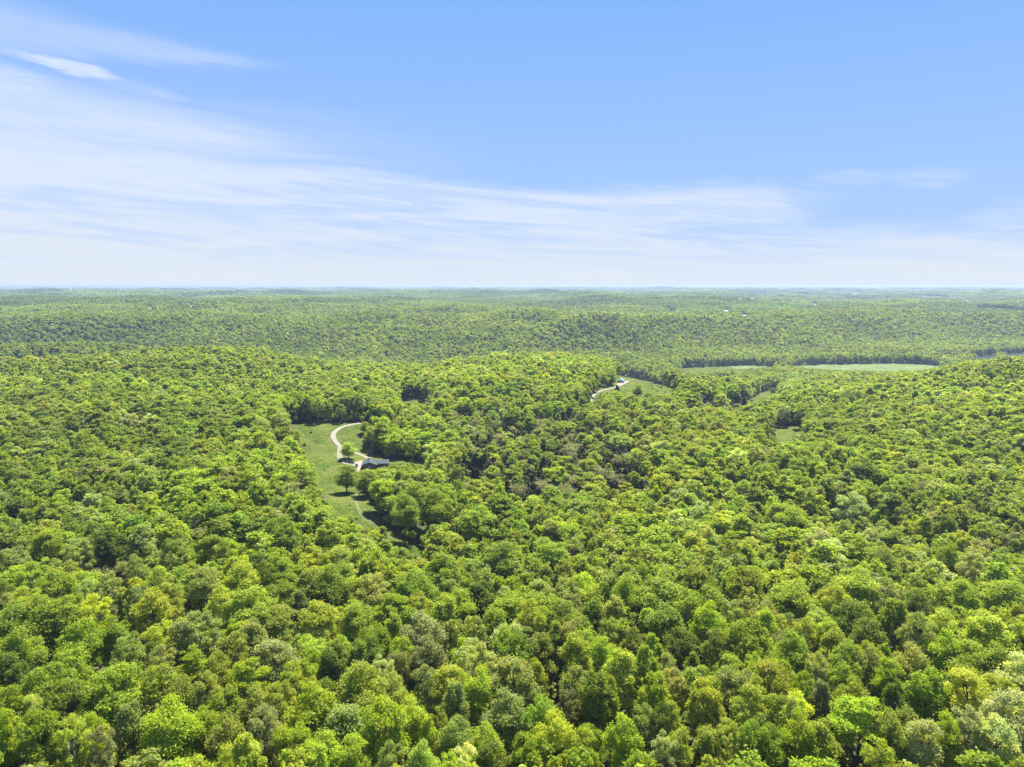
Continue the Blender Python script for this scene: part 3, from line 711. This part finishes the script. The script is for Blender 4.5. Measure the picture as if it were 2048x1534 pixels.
# ------------------------------------------------------------------ fill the forest
def grid(r0, r1, s, amin, amax, g):
    xs = np.arange(-r1, r1, s); ys = np.arange(0, r1, s * .87)
    GX, GY = np.meshgrid(xs, ys); GX = GX + (np.arange(len(ys)) % 2)[:, None] * s / 2
    GX = GX.ravel() + g.uniform(-.38, .38, GX.size) * s; GY = GY.ravel() + g.uniform(-.38, .38, GY.size) * s
    r_ = np.hypot(GX, GY); a_ = np.degrees(np.arctan2(GX, GY))
    k = (r_ > r0) & (r_ <= r1) & (a_ > amin) & (a_ < amax); return GX[k], GY[k]
KEYS = np.array(list('LGDSOYPBE')); KT = np.array([TINT[k][0] for k in KEYS])
def pick_keys(x, y, g):
    """colour mix of the woods: kinds grow in stands, so the draw itself follows smooth noise"""
    n = len(x); v1 = vnoise(x, y, 170, 21); v2 = vnoise(x, y, 60, 22); r_ = np.hypot(x, y); a_ = np.degrees(np.arctan2(x, y))
    P_ = np.tile(np.array([.19, .19, .06, .17, .07, .15, .045, .010, .24]), (n, 1))
    P_[:, 2] *= np.exp(-1.4 * v1); P_[:, 5] *= np.exp(1.1 * v1 + .5 * v2); P_[:, 3] *= np.exp(-1.0 * v2); P_[:, 4] *= np.exp(1.0 * v2); P_[:, 8] *= np.exp(.7 * v1)
    left = (a_ < -16) & (r_ > 330); P_[left, 2] *= 2.6; P_[left, 1] *= 1.7; P_[left, 5] *= .45; P_[left, 0] *= .5; P_[left, 3] *= 1.3
    right = (a_ > 14) & (r_ > 260); P_[right, 5] *= 1.5; P_[right, 4] *= 1.8; P_[right, 3] *= 1.3; P_[right, 6] *= 1.3; P_[right, 2] *= .6
    fr = r_ > 1400; P_[fr, 2] *= 4.0; P_[fr, 1] *= 2.4; P_[fr, 5] *= .3; P_[fr, 0] *= .6; P_[fr, 8] *= .6  # far woods drawn darker green, imitating the shaded slope and crown sides
    P_ /= P_.sum(1)[:, None]; c_ = P_.cumsum(1)
    u = g.uniform(size=n); stand = .5 + .5 * np.clip(1.35 * vnoise(x, y, 38, 23), -1, 1)
    u = np.where(g.uniform(size=n) < .45, stand, u)[:, None]
    return (u > c_).sum(1).clip(0, len(KEYS) - 1)
def cedar_zone(px, py):
    """how strongly cedars and bare thicket take over, by where the photograph shows them"""
    z = np.zeros(np.shape(px))
    for (cx, cy_, rx, ry, k) in ((1085, 965, 75, 36, 1.0), (1180, 900, 90, 38, .7), (1010, 880, 90, 40, .55), (930, 835, 60, 22, .45), (1250, 965, 70, 22, .6), (960, 940, 45, 16, .8),
                                 (1120, 850, 70, 30, .5), (1470, 800, 34, 14, .9), (1510, 775, 25, 10, .6), (1420, 800, 22, 12, .8), (1890, 795, 60, 18, .4), (1530, 905, 18, 22, .7), (200, 845, 40, 15, .3), (90, 720, 60, 14, .45), (1240, 1000, 60, 20, .3), (1290, 860, 50, 26, .3)):
        z = np.maximum(z, min(k * 1.1, .80) * np.exp(-.8 * (((px - cx) / rx / 1.1) ** 2 + ((py - cy_) / ry / 1.25) ** 2) ** 2))
    return z
BEST = [i for i, f_ in enumerate(FORMS) if f_ not in ('cedar', 'bare', 'open')]
g = np.random.default_rng(77)
Lx = np.array([t[0] for t in trees] + [t[0] for t in lone]); Ly = np.array([t[1] for t in trees] + [t[1] for t in lone]); Lw = np.array([t[3] for t in trees] + [t[3] for t in lone])
def base_ok(x, y):
    ok = ~in_fields(x, y)
    riv = np.interp(x, river_x, river_c, left=-1e5); ok &= ~((np.abs(y - riv) < 36) & (x > 1040) & (x < 2900))
    return ok
fills = []
def fill_band(r0, r1, s, wlo, whi, hlo, hhi, lod, g, under=False):
    x, y = grid(r0, r1, s, -47, 47, g); n = len(x)
    k = base_ok(x, y)
    if r0 < 900:
        near = np.ones(n, bool); 
        for i0 in range(0, n, 4000):
            d = np.hypot(x[i0:i0 + 4000, None] - Lx[None], y[i0:i0 + 4000, None] - Ly[None])
            near[i0:i0 + 4000] = (d > (Lw[None] * .5 + (wlo + whi) * .25) * (.84 if not under else .5)).all(1)
        k &= near
    x, y = x[k], y[k]; n = len(x); z = H(x, y)
    wd = (wlo + (whi - wlo) * g.beta(1.2, 1.9, n)) * (1 + .12 * vnoise(x, y, 40, 31)); ht = (hlo + (hhi - hlo) * np.clip(.6 * (wd - wlo) / (whi - wlo) + .4 * g.uniform(0, 1, n), 0, 1)) * (1 + .10 * vnoise(x, y, 70, 33))
    px, py, dep = project(x, y, z + ht * .6)
    cz = cedar_zone(px, py) * (r0 < 2600)
    ki = pick_keys(x, y, g); tint = (KT[ki] * .62 + KT[[0, 1, 8]].mean(0) * .38) * np.clip(g.normal(1, .10, (n, 1)), .7, 1.35) * (1 + .10 * vnoise(x, y, 120, 52))[:, None] * np.stack([g.normal(1, .05, n), np.ones(n), g.normal(1, .15, n)], 1)
    proto = np.array(BEST)[g.integers(0, len(BEST), n)]
    u = g.uniform(size=n); iscz = u < cz
    cedar = iscz & (g.uniform(size=n) < .62); bare = iscz & ~cedar
    rand_bare = (g.uniform(size=n) < .016) & ~iscz; bare = bare | rand_bare
    airy = np.isin(KEYS[ki], ['S', 'P', 'B']) & (g.uniform(size=n) < .5); proto[airy] = g.choice(FIDX['airy'], airy.sum())
    proto[cedar] = g.choice(FIDX['cedar'], cedar.sum()); proto[bare] = g.choice(FIDX['bare'], bare.sum())
    thin = inside(x, y, BW) if r0 < 700 else np.zeros(n, bool)
    bare = bare | thin; cedar &= ~thin; proto[thin] = g.choice(FIDX['bare'], thin.sum()); proto[thin & (g.uniform(size=n) < .35)] = FIDX['airy'][0]
    tint[cedar] = np.array(TINT['C'][0]) * g.uniform(.7, 1.5, (cedar.sum(), 1)); tint[bare] = np.array(TINT['B'][0]) * g.uniform(.7, 1.2, (bare.sum(), 1))
    key = KEYS[ki].astype(object); key[cedar] = 'C'; key[bare] = 'B'
    pxt, pyt, _ = project(x, y, z + ht * .9); lowm = ~iscz & (np.maximum(cedar_zone(pxt, pyt), cz) > .45) & (r0 < 700)
    ht[lowm] *= .68; wd[lowm] *= .8
    sx = wd / 9.0; sz = ht / 20.0
    ht[iscz] *= .72; sz[iscz] *= .72; sx[cedar] = g.uniform(1.7, 2.6, cedar.sum()); sz[cedar] = g.uniform(.75, 1.2, cedar.sum())
    # a tree that would stand across one of the open views is a smaller one, or is not there
    U0 = g.uniform(0, 1, n)
    for tries in range(4):
        px, pt, dep = project(x, y, z + ht * .98); _, pb, _ = project(x, y, z + ht * .1); hw = wd / 2 / dep * FPX * .85
        tol = U0 ** 2 * np.where(dep > 1200, 2.0, 3.5)
        bl = blocked(px - hw * (1 - .6 * U0), pt + tol, px + hw * (1 - .6 * U0), np.maximum(pb - tol * .5, pt + tol + 1)) & (dep < 20000)
        if tries < 3: ht[bl] *= .62; wd[bl] *= .8; sx[bl] *= .8; sz[bl] *= .62
    keep = ~bl & ~(thin & (g.uniform(size=n) < .5))
    px, py, dep = project(x, y, z + ht * .6)
    d_ = dict(x=x, y=y, z=z, sx=sx, sz=sz, tint=tint, proto=proto, rot=g.uniform(0, 6.28, n), px=px, py=py, dep=dep, key=key, w=wd, h=ht, lod=np.full(n, lod))
    fills.append({k_: v_[keep] for k_, v_ in d_.items()})
fill_band(95, 300, 8.0, 7.0, 12.0, 16, 26, 0, g)
fill_band(300, 760, 9.6, 7.5, 17.5, 14, 27, 0, g)
fill_band(95, 760, 5.8, 3.5, 7.0, 4, 11, 0, g, under=True)
fill_band(760, 1500, 10.0, 8.0, 17.5, 14, 27, 1, g)
fill_band(760, 2500, 8.5, 4.5, 8.0, 4, 11, 1, g, under=True)
fill_band(1500, 3000, 11.6, 9.0, 17, 15, 28, 1, g)
ND = len(fills)

# individuals: the listed crowns, the lone trees and the fill trees that show largest
NEAR_TARGET = 300
need = NEAR_TARGET - len(trees) - len(lone)
f0 = fills[0]; assert f0['lod'][0] == 0
inf = (f0['px'] > -20) & (f0['px'] < 2068) & (f0['py'] < 1560) & ~np.isin(f0['key'], ['C'])
score = np.where(inf, f0['w'] / f0['dep'], 0); order = np.argsort(-score)[:max(need, 0)]
for i in order:
    trees.append([f0['x'][i], f0['y'][i], f0['z'][i], f0['w'][i], f0['h'][i], f0['key'][i], int(f0['proto'][i]), f0['rot'][i]])
kk = np.ones(len(f0['x']), bool); kk[order] = False
fills[0] = {k_: v_[kk] for k_, v_ in f0.items()}

# labels: look first, then the part of the picture, then the order among look-alikes
g = np.random.default_rng(9)
def place_words(px, py):
    c_ = ['far left', 'left', 'left of centre', 'centre left', 'centre right', 'right of centre', 'right', 'far right'][int(np.clip(px // 256, 0, 7))]
    r_ = 'bottom edge' if py > 1455 else 'near bottom' if py > 1370 else 'lower foreground' if py > 1290 else 'upper foreground' if py > 1190 else 'behind the foreground'
    return r_ + ', ' + c_
info = []
for t in trees:
    px, py, dep = project(t[0], t[1], t[2] + t[4] * .66); form = FORMS[t[6]]
    if t[5] == 'B' and form != 'bare': cw = 'brownish'
    else: cw = TINT[t[5]][1] if t[5] != 'B' else 'brownish'
    info.append((float(px), float(py), cw + ' tree with ' + FWORD[form], place_words(px, py)))
from collections import defaultdict
cells = defaultdict(list)
for i, (px, py, a, c_) in enumerate(info): cells[(a, c_)].append(i)
labels = [''] * len(trees)
CNT = {2: 'two', 3: 'three', 4: 'four', 5: 'five', 6: 'six', 7: 'seven'}; ORD = ['leftmost', 'second from left', 'third from left', 'fourth from left', 'fifth from left', 'sixth from left', 'seventh from left']
for (a, c_), idx in cells.items():
    if len(idx) == 1: labels[idx[0]] = a + ', ' + c_
    else:
        idx = sorted(idx, key=lambda i: info[i][0]); n = len(idx)
        for j, i in enumerate(idx):
            o_ = 'rightmost' if (j == n - 1) else ORD[min(j, 6)]
            if n == 2: o_ = 'left' if j == 0 else 'right'
            short = a.replace(' tree with', ' tree,').replace(' crown', ' crown')
            labels[i] = f'{o_} {short}, {c_}'
def add_tree(t, label, group):
    x, y, z, wd, ht, key, pi, rot = t[:8]
    root = empty('broadleaf_tree', (x, y, z), rot); tag(root, label, 'tree', group)
    tint = jitter_tint(key, g) if key != 'C' else np.array(TINT['C'][0])
    cedar = FORMS[pi] == 'cedar'
    sx, sz = (wd / 9, ht / 20) if not cedar else (wd / 4.2, ht / 10.5)
    root.scale = (sx, sx, sz)
    c_ = link('crown', near_c[pi], root); tr_ = link('trunk', near_t[pi], root)
    c_['tint'] = [float(q) for q in tint]
    return root
for t, lab in zip(trees, labels): add_tree(t, lab, 'trees of the foreground forest')
for t in lone: add_tree(t, t[8], 'single trees in the clearings')

# cedars: dark ones that stand out
CEDAR = [(1423, 812, 'dark conical cedar left of the sloping field, leftmost of its clump'), (1434, 812, 'dark conical cedar second in the clump left of the sloping field'), (1462, 806, 'dark cedar at the left tip of the sloping field'), (1475, 801, 'dark cedar on the left rim of the sloping field, second from its tip'),
         (1488, 795, 'dark cedar on the upper rim of the sloping field, halfway along'), (1504, 787, 'dark cedar on the upper rim of the sloping field, nearest its top'), (1537, 896, 'dark narrow cedar below left of the corner field'), (1234, 790, 'small dark cedar under the hilltop drive'),
         (948, 968, 'slim dark cedar standing among pale green trees below the side strip'), (1060, 905, 'dark cedar above the brown thicket, left one'), (985, 897, 'dark cedar left of the brown thicket in the central hollow')]
for px, py, lab in CEDAR:
    x, y, z = hit(px, py); r_ = empty('cedar_tree', (x, y, float(H(x, y))), g.uniform(0, 6)); tag(r_, lab, 'cedar tree', 'dark cedars of the hollow and fields')
    s_ = g.uniform(.9, 1.25); r_.scale = (s_ * 1.7, s_ * 1.7, s_ * 1.05); i_ = int(g.choice(FIDX['cedar']))
    c_ = link('crown', near_c[i_], r_); link('trunk', near_t[i_], r_); c_['tint'] = [.06, .075, .03]

# small shrubs dotted over the grass
def shrub_parts():
    g_ = np.random.default_rng(3); n = 500; D = rv(g_, n); D[:, 2] = np.abs(D[:, 2])
    C_ = D * g_.uniform(.4, 1.0, (n, 1)) * np.array([.9, .9, 1.0]) * (1 + .25 * np.sin(5 * D[:, :1] + 3)) + np.array([0, 0, .15])
    V, Fq = leaf_quads(g_, C_, rv(g_, n), g_.uniform(.1, .2, n)); me = make_mesh('shrub', V, Fq, [M_LEAF]); set_var(me, g_.uniform(0, 1, n)); return me
shrub_me = shrub_parts()
SHRUB = [(622,866,2.0,'dark shrub in the pasture left of the driveway bend'), (609,891,2.6,'largest dark shrub at the left rim of the pasture'), (631,883,1.2,'small shrub in mid pasture left of the driveway'), (649,941,1.1,'small dark shrub in the pasture below and left of the cars'),
         (660,956,1.1,'dark tuft left of the broad pasture tree, lower one'), (667,953,1.1,'dark tuft beside the crown of the broad pasture tree'), (656,933,1.0,'dark tuft in the pasture straight left of the broad tree top'), (641,921,.9,'tiny shrub near the left rim of the pasture, level with the cars'),
         (616,848,1.2,'tiny shrub under the far treeline, left one'), (645,847,1.2,'tiny shrub under the far treeline near the pasture top'), (642,1000,1.0,'tiny shrub at the lower left rim of the pasture'), (700,1012,1.0,'low shrub on the dry lower pasture beside the grass track'),
         (1304,772,2.2,'dark shrub on the hilltop slope, topmost of the row'), (1305,778,2.0,'dark shrub on the hilltop slope below the topmost'), (1315,773,2.0,'dark shrub on the hilltop slope, upper middle'), (1315,783,2.4,'dark shrub on the hilltop slope, lowest of the scattered ones'),
         (1322,776,3.0,'leafy bush on the hilltop slope, biggest of the scattered ones'), (1331,785,2.0,'dark shrub at the right end of the hilltop slope'), (753,906,2.2,'low bush by the drive behind the dark roofed house'), (765,914,2.0,'low bush right of the gable behind the dark roofed house')]
for px, py, s_, lab in SHRUB:
    x, y, z = hit(px, py); o = link('shrub', shrub_me, None, (x, y, float(H(x, y))), g.uniform(0, 6)); o.scale = (s_ * .6, s_ * .6, s_ * .5)
    tag(o, lab, 'shrub', 'shrubs dotted over the meadows'); o['tint'] = [.05, .08, .02]

# ------------------------------------------------------------------ the rest of the forest: one object
g = np.random.default_rng(4242)
def groves(r0, r1, s, sc_):
    x, y = grid(r0, r1, s, -45, 45, g); n = len(x); z = H(x, y)
    open_ = (vnoise(x, y, 700, 41) + .6 * vnoise(x, y, 260, 42) > .82) & (np.hypot(x, y) > 3600)
    ki = pick_keys(x, y, g); base = KT[ki]; mean = KT.mean(0)
    tint = (base * .3 + np.array([.20, .30, .04]) * .7) * np.clip(g.normal(1, .10, (n, 1)), .7, 1.3) * (1 - .22 * vnoise(x, y, 420, 44) - .22 * vnoise(x / 3.2, y, 380, 47))[:, None]
    hgt = 1.0 + .15 * vnoise(x, y, 300, 45)
    px, pt, dep = project(x, y, z + 22 * hgt); _, pb, _ = project(x, y, z); hw = 14 * sc_ / dep * FPX * .7
    bl = blocked(px - hw, pt, px + hw, pb)
    keep = ~bl & ~open_
    d_ = dict(x=x, y=y, z=z, sx=np.full(n, sc_), sz=hgt, tint=tint, proto=g.integers(0, 5, n), rot=g.uniform(0, 6.28, n), lod=np.full(n, 2))
    return {k_: v_[keep] for k_, v_ in d_.items()}
parts = list(fills) + [groves(3000, 5200, 23, 1.0), groves(5200, 9500, 33, 1.3), groves(9500, 19000, 75, 2.6)]
def cat(k_): return np.concatenate([p_[k_] for p_ in parts])
Xf, Yf, Zf, SX, SZ, TI, PR, RO, LO = [cat(k_) for k_ in ('x', 'y', 'z', 'sx', 'sz', 'tint', 'proto', 'rot', 'lod')]
me = bpy.data.meshes.new('forest'); me.vertices.add(len(Xf)); me.vertices.foreach_set('co', np.column_stack([Xf, Yf, Zf]).astype(np.float32).ravel())
def attr(nm, ty, arr, prop='value'):
    a_ = me.attributes.new(nm, ty, 'POINT'); a_.data.foreach_set(prop, np.ascontiguousarray(arr).ravel())
attr('tint', 'FLOAT_VECTOR', TI.astype(np.float32), 'vector')
attr('size', 'FLOAT_VECTOR', np.column_stack([SX, SX, SZ]).astype(np.float32), 'vector')
attr('turn', 'FLOAT_VECTOR', np.column_stack([0 * RO, 0 * RO, RO]).astype(np.float32), 'vector')
attr('which', 'INT', PR.astype(np.int32)); attr('detail', 'INT', LO.astype(np.int32))
me.materials.append(M_LEAF)
forest = link('forest', me); tag(forest, 'unbroken spring forest covering the hills out to the horizon', 'forest', kind='stuff')
ng = bpy.data.node_groups.new('plant_forest', 'GeometryNodeTree')
ng.interface.new_socket('Geometry', in_out='INPUT', socket_type='NodeSocketGeometry'); ng.interface.new_socket('Geometry', in_out='OUTPUT', socket_type='NodeSocketGeometry')
gi = ng.nodes.new('NodeGroupInput'); go = ng.nodes.new('NodeGroupOutput'); jn = ng.nodes.new('GeometryNodeJoinGeometry')
def named(nm, ty):
    n_ = ng.nodes.new('GeometryNodeInputNamedAttribute'); n_.data_type = ty; n_.inputs[0].default_value = nm
    return n_.outputs[0]
a_size, a_turn, a_which, a_det = named('size', 'FLOAT_VECTOR'), named('turn', 'FLOAT_VECTOR'), named('which', 'INT'), named('detail', 'INT')
for k_, colx in enumerate((proto_mid, proto_far, proto_clump)):
    cmp_ = ng.nodes.new('FunctionNodeCompare'); cmp_.data_type = 'INT'; cmp_.operation = 'EQUAL'
    ii = [s for s in cmp_.inputs if s.type == 'INT']; ng.links.new(a_det, ii[0]); ii[1].default_value = k_
    ci = ng.nodes.new('GeometryNodeCollectionInfo'); ci.inputs['Collection'].default_value = colx
    ci.inputs['Separate Children'].default_value = True; ci.inputs['Reset Children'].default_value = True
    ip = ng.nodes.new('GeometryNodeInstanceOnPoints'); ip.inputs['Pick Instance'].default_value = True
    ng.links.new(gi.outputs[0], ip.inputs['Points']); ng.links.new(cmp_.outputs[0], ip.inputs['Selection']); ng.links.new(ci.outputs[0], ip.inputs['Instance'])
    ng.links.new(a_which, ip.inputs['Instance Index']); ng.links.new(a_turn, ip.inputs['Rotation']); ng.links.new(a_size, ip.inputs['Scale'])
    ng.links.new(ip.outputs[0], jn.inputs[0])
ng.links.new(jn.outputs[0], go.inputs[0])
md = forest.modifiers.new('plant_forest', 'NODES'); md.node_group = ng
print('forest members', len(Xf), 'individual trees', len(trees) + len(lone), 'listed', len(LIST.split()))

# ------------------------------------------------------------------ house
def yard_frame(px, py):
    x, y, z = hit(px, py); return x, y, float(H(x, y))
hx, hy, hz_ = yard_frame(739, 938)
house = empty('house', (hx, hy, hz_ - .2), R(7)); tag(house, 'low house with dark grey green metal roof at the end of the curving driveway', 'house')
# cross wing: gable towards the camera, ridge running away; main wing to the right
b1 = MB(); b1.prism([(-4.6, 0), (4.6, 0), (4.6, 3.0), (0, 4.75), (-4.6, 3.0)], 0, 11); b1.build('wall', M_DWALL, house)  # shade on the camera side is put into the dark wall colour
b1 = MB(); b1.box(4.603, 12.0, 3.6, 10.6, 0, 3.0); b1.prism([(3.6, 3.0), (10.6, 3.0), (7.1, 4.5)], 11.5, 12.0, 'x'); b1.build('wall', M_DWALL, house)
r1 = MB(); r1.prism([(-5.3, 2.80), (-5.3, 3.0), (0, 5.05), (5.3, 3.0), (5.3, 2.80), (0, 4.82)], -.7, 11.6); rf1 = r1.build('roof', M_ROOF, house)
r2 = MB(); r2.prism([(2.9, 2.78), (2.9, 2.98), (7.1, 4.82), (11.3, 2.98), (11.3, 2.78), (7.1, 4.6)], 2.0, 12.8, 'x'); r2.build('roof', M_ROOF, house)
sm = MB()
for k in range(9): sm.box(-4.9 + k * .6 - .03 if k < 9 else 0, -4.9 + k * .6 + .03, -.7, 11.6, 0, .01)
ch = MB(); ch.box(-1.6, -.8, 7.2, 8.0, 4.2, 6.1); ch.build('chimney', M_DWALL, rf1)
for x0 in (-3.2, 1.6):
    f_ = MB(); f_.box(x0, x0 + 1.6, -.05, -.003, 1.0, 2.2); fr = f_.build('window', M_WALL, house)
    f_ = MB(); f_.box(x0 + .1, x0 + 1.5, -.08, -.052, 1.1, 2.1); f_.build('pane', M_GLASS, fr)
f_ = MB(); f_.box(-.6, .5, -.06, -.003, 0, 2.1); f_.build('door', M_WALL, house)
for x0 in (6.0, 9.8):
    f_ = MB(); f_.box(x0, x0 + 1.5, 3.55, 3.597, 1.0, 2.2); fr = f_.build('window', M_WALL, house)
    f_ = MB(); f_.box(x0 + .1, x0 + 1.4, 3.52, 3.548, 1.1, 2.1); f_.build('pane', M_GLASS, fr)
for x0 in (5.4, 7.8, 10.2, 12.4):
    f_ = MB(); f_.box(x0, x0 + .14, 3.0, 3.14, 0, 2.76); f_.build('porch_post', M_DWALL, house)
# garage doors on the yard side
f_ = MB(); f_.box(-4.66, -4.603, 1.5, 4.5, 0, 2.3); f_.build('garage_door', M_WALL, house)
f_ = MB(); f_.box(-4.66, -4.603, 6.0, 9.0, 0, 2.3); f_.build('garage_door', M_WALL, house)

# hilltop shed
sx_, sy_, sz_ = yard_frame(1241, 766)
shed = empty('shed', (sx_, sy_, sz_ - .15), R(-14)); tag(shed, 'light grey hilltop shed with teal metal roof and open dark bay', 'shed')
b1 = MB(); b1.box(-.9, 3.8, 0, 9, 0, 3.2); b1.box(-3.8, -.9, 5, 9, 0, 3.2); b1.box(-3.8, -3.55, 0, 5, 0, 3.2); b1.prism([(-3.8, 3.2), (3.8, 3.2), (0, 4.9)], 0, .25); b1.build('wall', M_WALL, shed)
b1 = MB(); b1.box(-3.54, -.91, 4.95, 4.99, 0, 3.1); b1.build('bay_shade', M_DWALL, shed)  # dark sheet standing in for the shade inside the open bay
r1 = MB(); r1.prism([(-4.3, 3.0), (-4.3, 3.15), (0, 5.15), (4.3, 3.15), (4.3, 3.0), (0, 4.98)], -.5, 9.5); r1.build('roof', M_TEAL, shed)
f_ = MB(); f_.box(.6, 1.7, -.05, -.003, 0, 2.1); f_.build('door', M_WHITE, shed)

# ------------------------------------------------------------------ cars
def make_car(px, py, rz, mat, label, suv=True, ln=4.7):
    x, y, z = hit(px, py); c0 = empty('parked_car', (x, y, float(H(x, y)) + .24), R(rz)); tag(c0, label, 'car', 'cars parked in the house yard')
    hb = .95 if suv else .85; top_ = 1.72 if suv else 1.42
    L_ = ln / 2
    prof = [(-L_, .35), (L_, .35), (L_, .75), (L_ - .15, hb), (1.05, hb + .06), (-L_ + .15, hb + .08), (-L_, .8)]
    q = MB(); q.prism([(a, c_) for a, c_ in prof], -.92, .92, 'y')
    body = q.build('body', mat, c0, bevel=.05)
    cab = [(.95, hb + .05), (.35, top_), (-L_ + .75, top_), (-L_ + .25, hb + .06)]
    vs = [(a, s * (.86 if c_ < 1.2 else .68), c_) for s in (-1, 1) for a, c_ in cab]
    q = MB(); q.add(vs, [(0, 1, 2, 3), (7, 6, 5, 4), (0, 4, 5, 1), (1, 5, 6, 2), (2, 6, 7, 3), (3, 7, 4, 0)]); q.build('window', M_GLASS, c0)
    q = MB(); q.box(-L_ + .8, .33, -.69, .69, top_ - .01, top_ + .05); q.build('roof', mat, c0, bevel=.02)
    for wx in (-L_ + .85, L_ - .85):
        for wy in (-.84, .84):
            q = MB()
            n = 14; vs = []
            for s in (-.11, .11):
                for i in range(n): a = 2 * math.pi * i / n; vs.append((wx + .36 * math.cos(a), wy + s, .36 + .36 * math.sin(a)))
            q.add(vs, [tuple(range(n))[::-1], tuple(range(n, 2 * n))] + [(i, (i + 1) % n, (i + 1) % n + n, i + n) for i in range(n)]); q.build('wheel', M_TYRE, c0)
    for wy in (-.62, .62):
        q = MB(); q.box(L_ - .02, L_ + .02, wy - .17, wy + .17, .62, .78); q.build('headlight', M_WHITE, c0)
make_car(684, 923, -38, M_CAR[0], 'black car at the left end of the row, by the wheel tracks')
make_car(694.5, 925.5, -25, M_CAR[2], 'low charcoal car between the black and the dark blue car', False, 4.1)
make_car(703, 927, -28, M_CAR[1], 'dark blue car in the shade under the lawn tree')
make_car(713, 934, -82, M_CAR[2], 'dark charcoal car facing the camera beside the house gable')
# ------------------------------------------------------------------ far farm buildings
for (px, py, ln, lab, cat_, colr) in FARMS:
    x, y, z = hit(px, py + 2.5, 0, 400); z = float(H(x, y))
    o = empty('far_' + cat_ if cat_ != 'farmhouse' else 'farmhouse', (x, y, z), R(float(g.uniform(-12, 12)))); o.name = cat_; tag(o, lab, cat_, 'farm buildings in the distant forest')
    dpt = min(14, ln * .45); hh = 5 if ln < 30 else 8; mt = {'w': M_WHITE, 'g': M_GREYW, 'b': M_BROWNW}[colr]
    q = MB(); q.box(-ln / 2, ln / 2, -dpt / 2, dpt / 2, 0, hh); q.prism([(-dpt / 2, hh), (dpt / 2, hh), (0, hh + dpt * .28)], -ln / 2, ln / 2, 'x'); q.build('wall', mt, o)
    q = MB(); e_ = dpt / 2 + .5; q.prism([(-e_, hh - .2), (-e_, hh + .1), (0, hh + dpt * .28 + .45), (e_, hh + .1), (e_, hh - .2), (0, hh + dpt * .28 + .15)], -ln / 2 - .5, ln / 2 + .5, 'x'); q.build('roof', M_WHITE if colr != 'b' else M_BROWNW, o)
    q = MB(); q.box(-ln * .12, ln * .12, -dpt / 2 - .06, -dpt / 2 - .003, 0, hh * .75); q.build('door', M_DWALL, o)

# ------------------------------------------------------------------ haze in the air over the whole landscape
q = MB(); q.box(-54000, 54000, -54000, 54000, -110, 125)
m, b = material('haze')
pv = b.node('ShaderNodeVolumePrincipled'); pv.inputs['Color'].default_value = (.52, .66, 1.0, 1); pv.inputs['Density'].default_value = 6.8e-5
pv.inputs['Anisotropy'].default_value = .3
o_ = b.node('ShaderNodeOutputMaterial'); b.L.new(pv.outputs[0], o_.inputs['Volume'])
try: m.homogeneous_volume = True
except Exception: pass
try: m.cycles.homogeneous_volume = True
except Exception: pass
hzo = q.build('haze', m); tag(hzo, 'thin pale haze over the distant forest', kind='stuff')
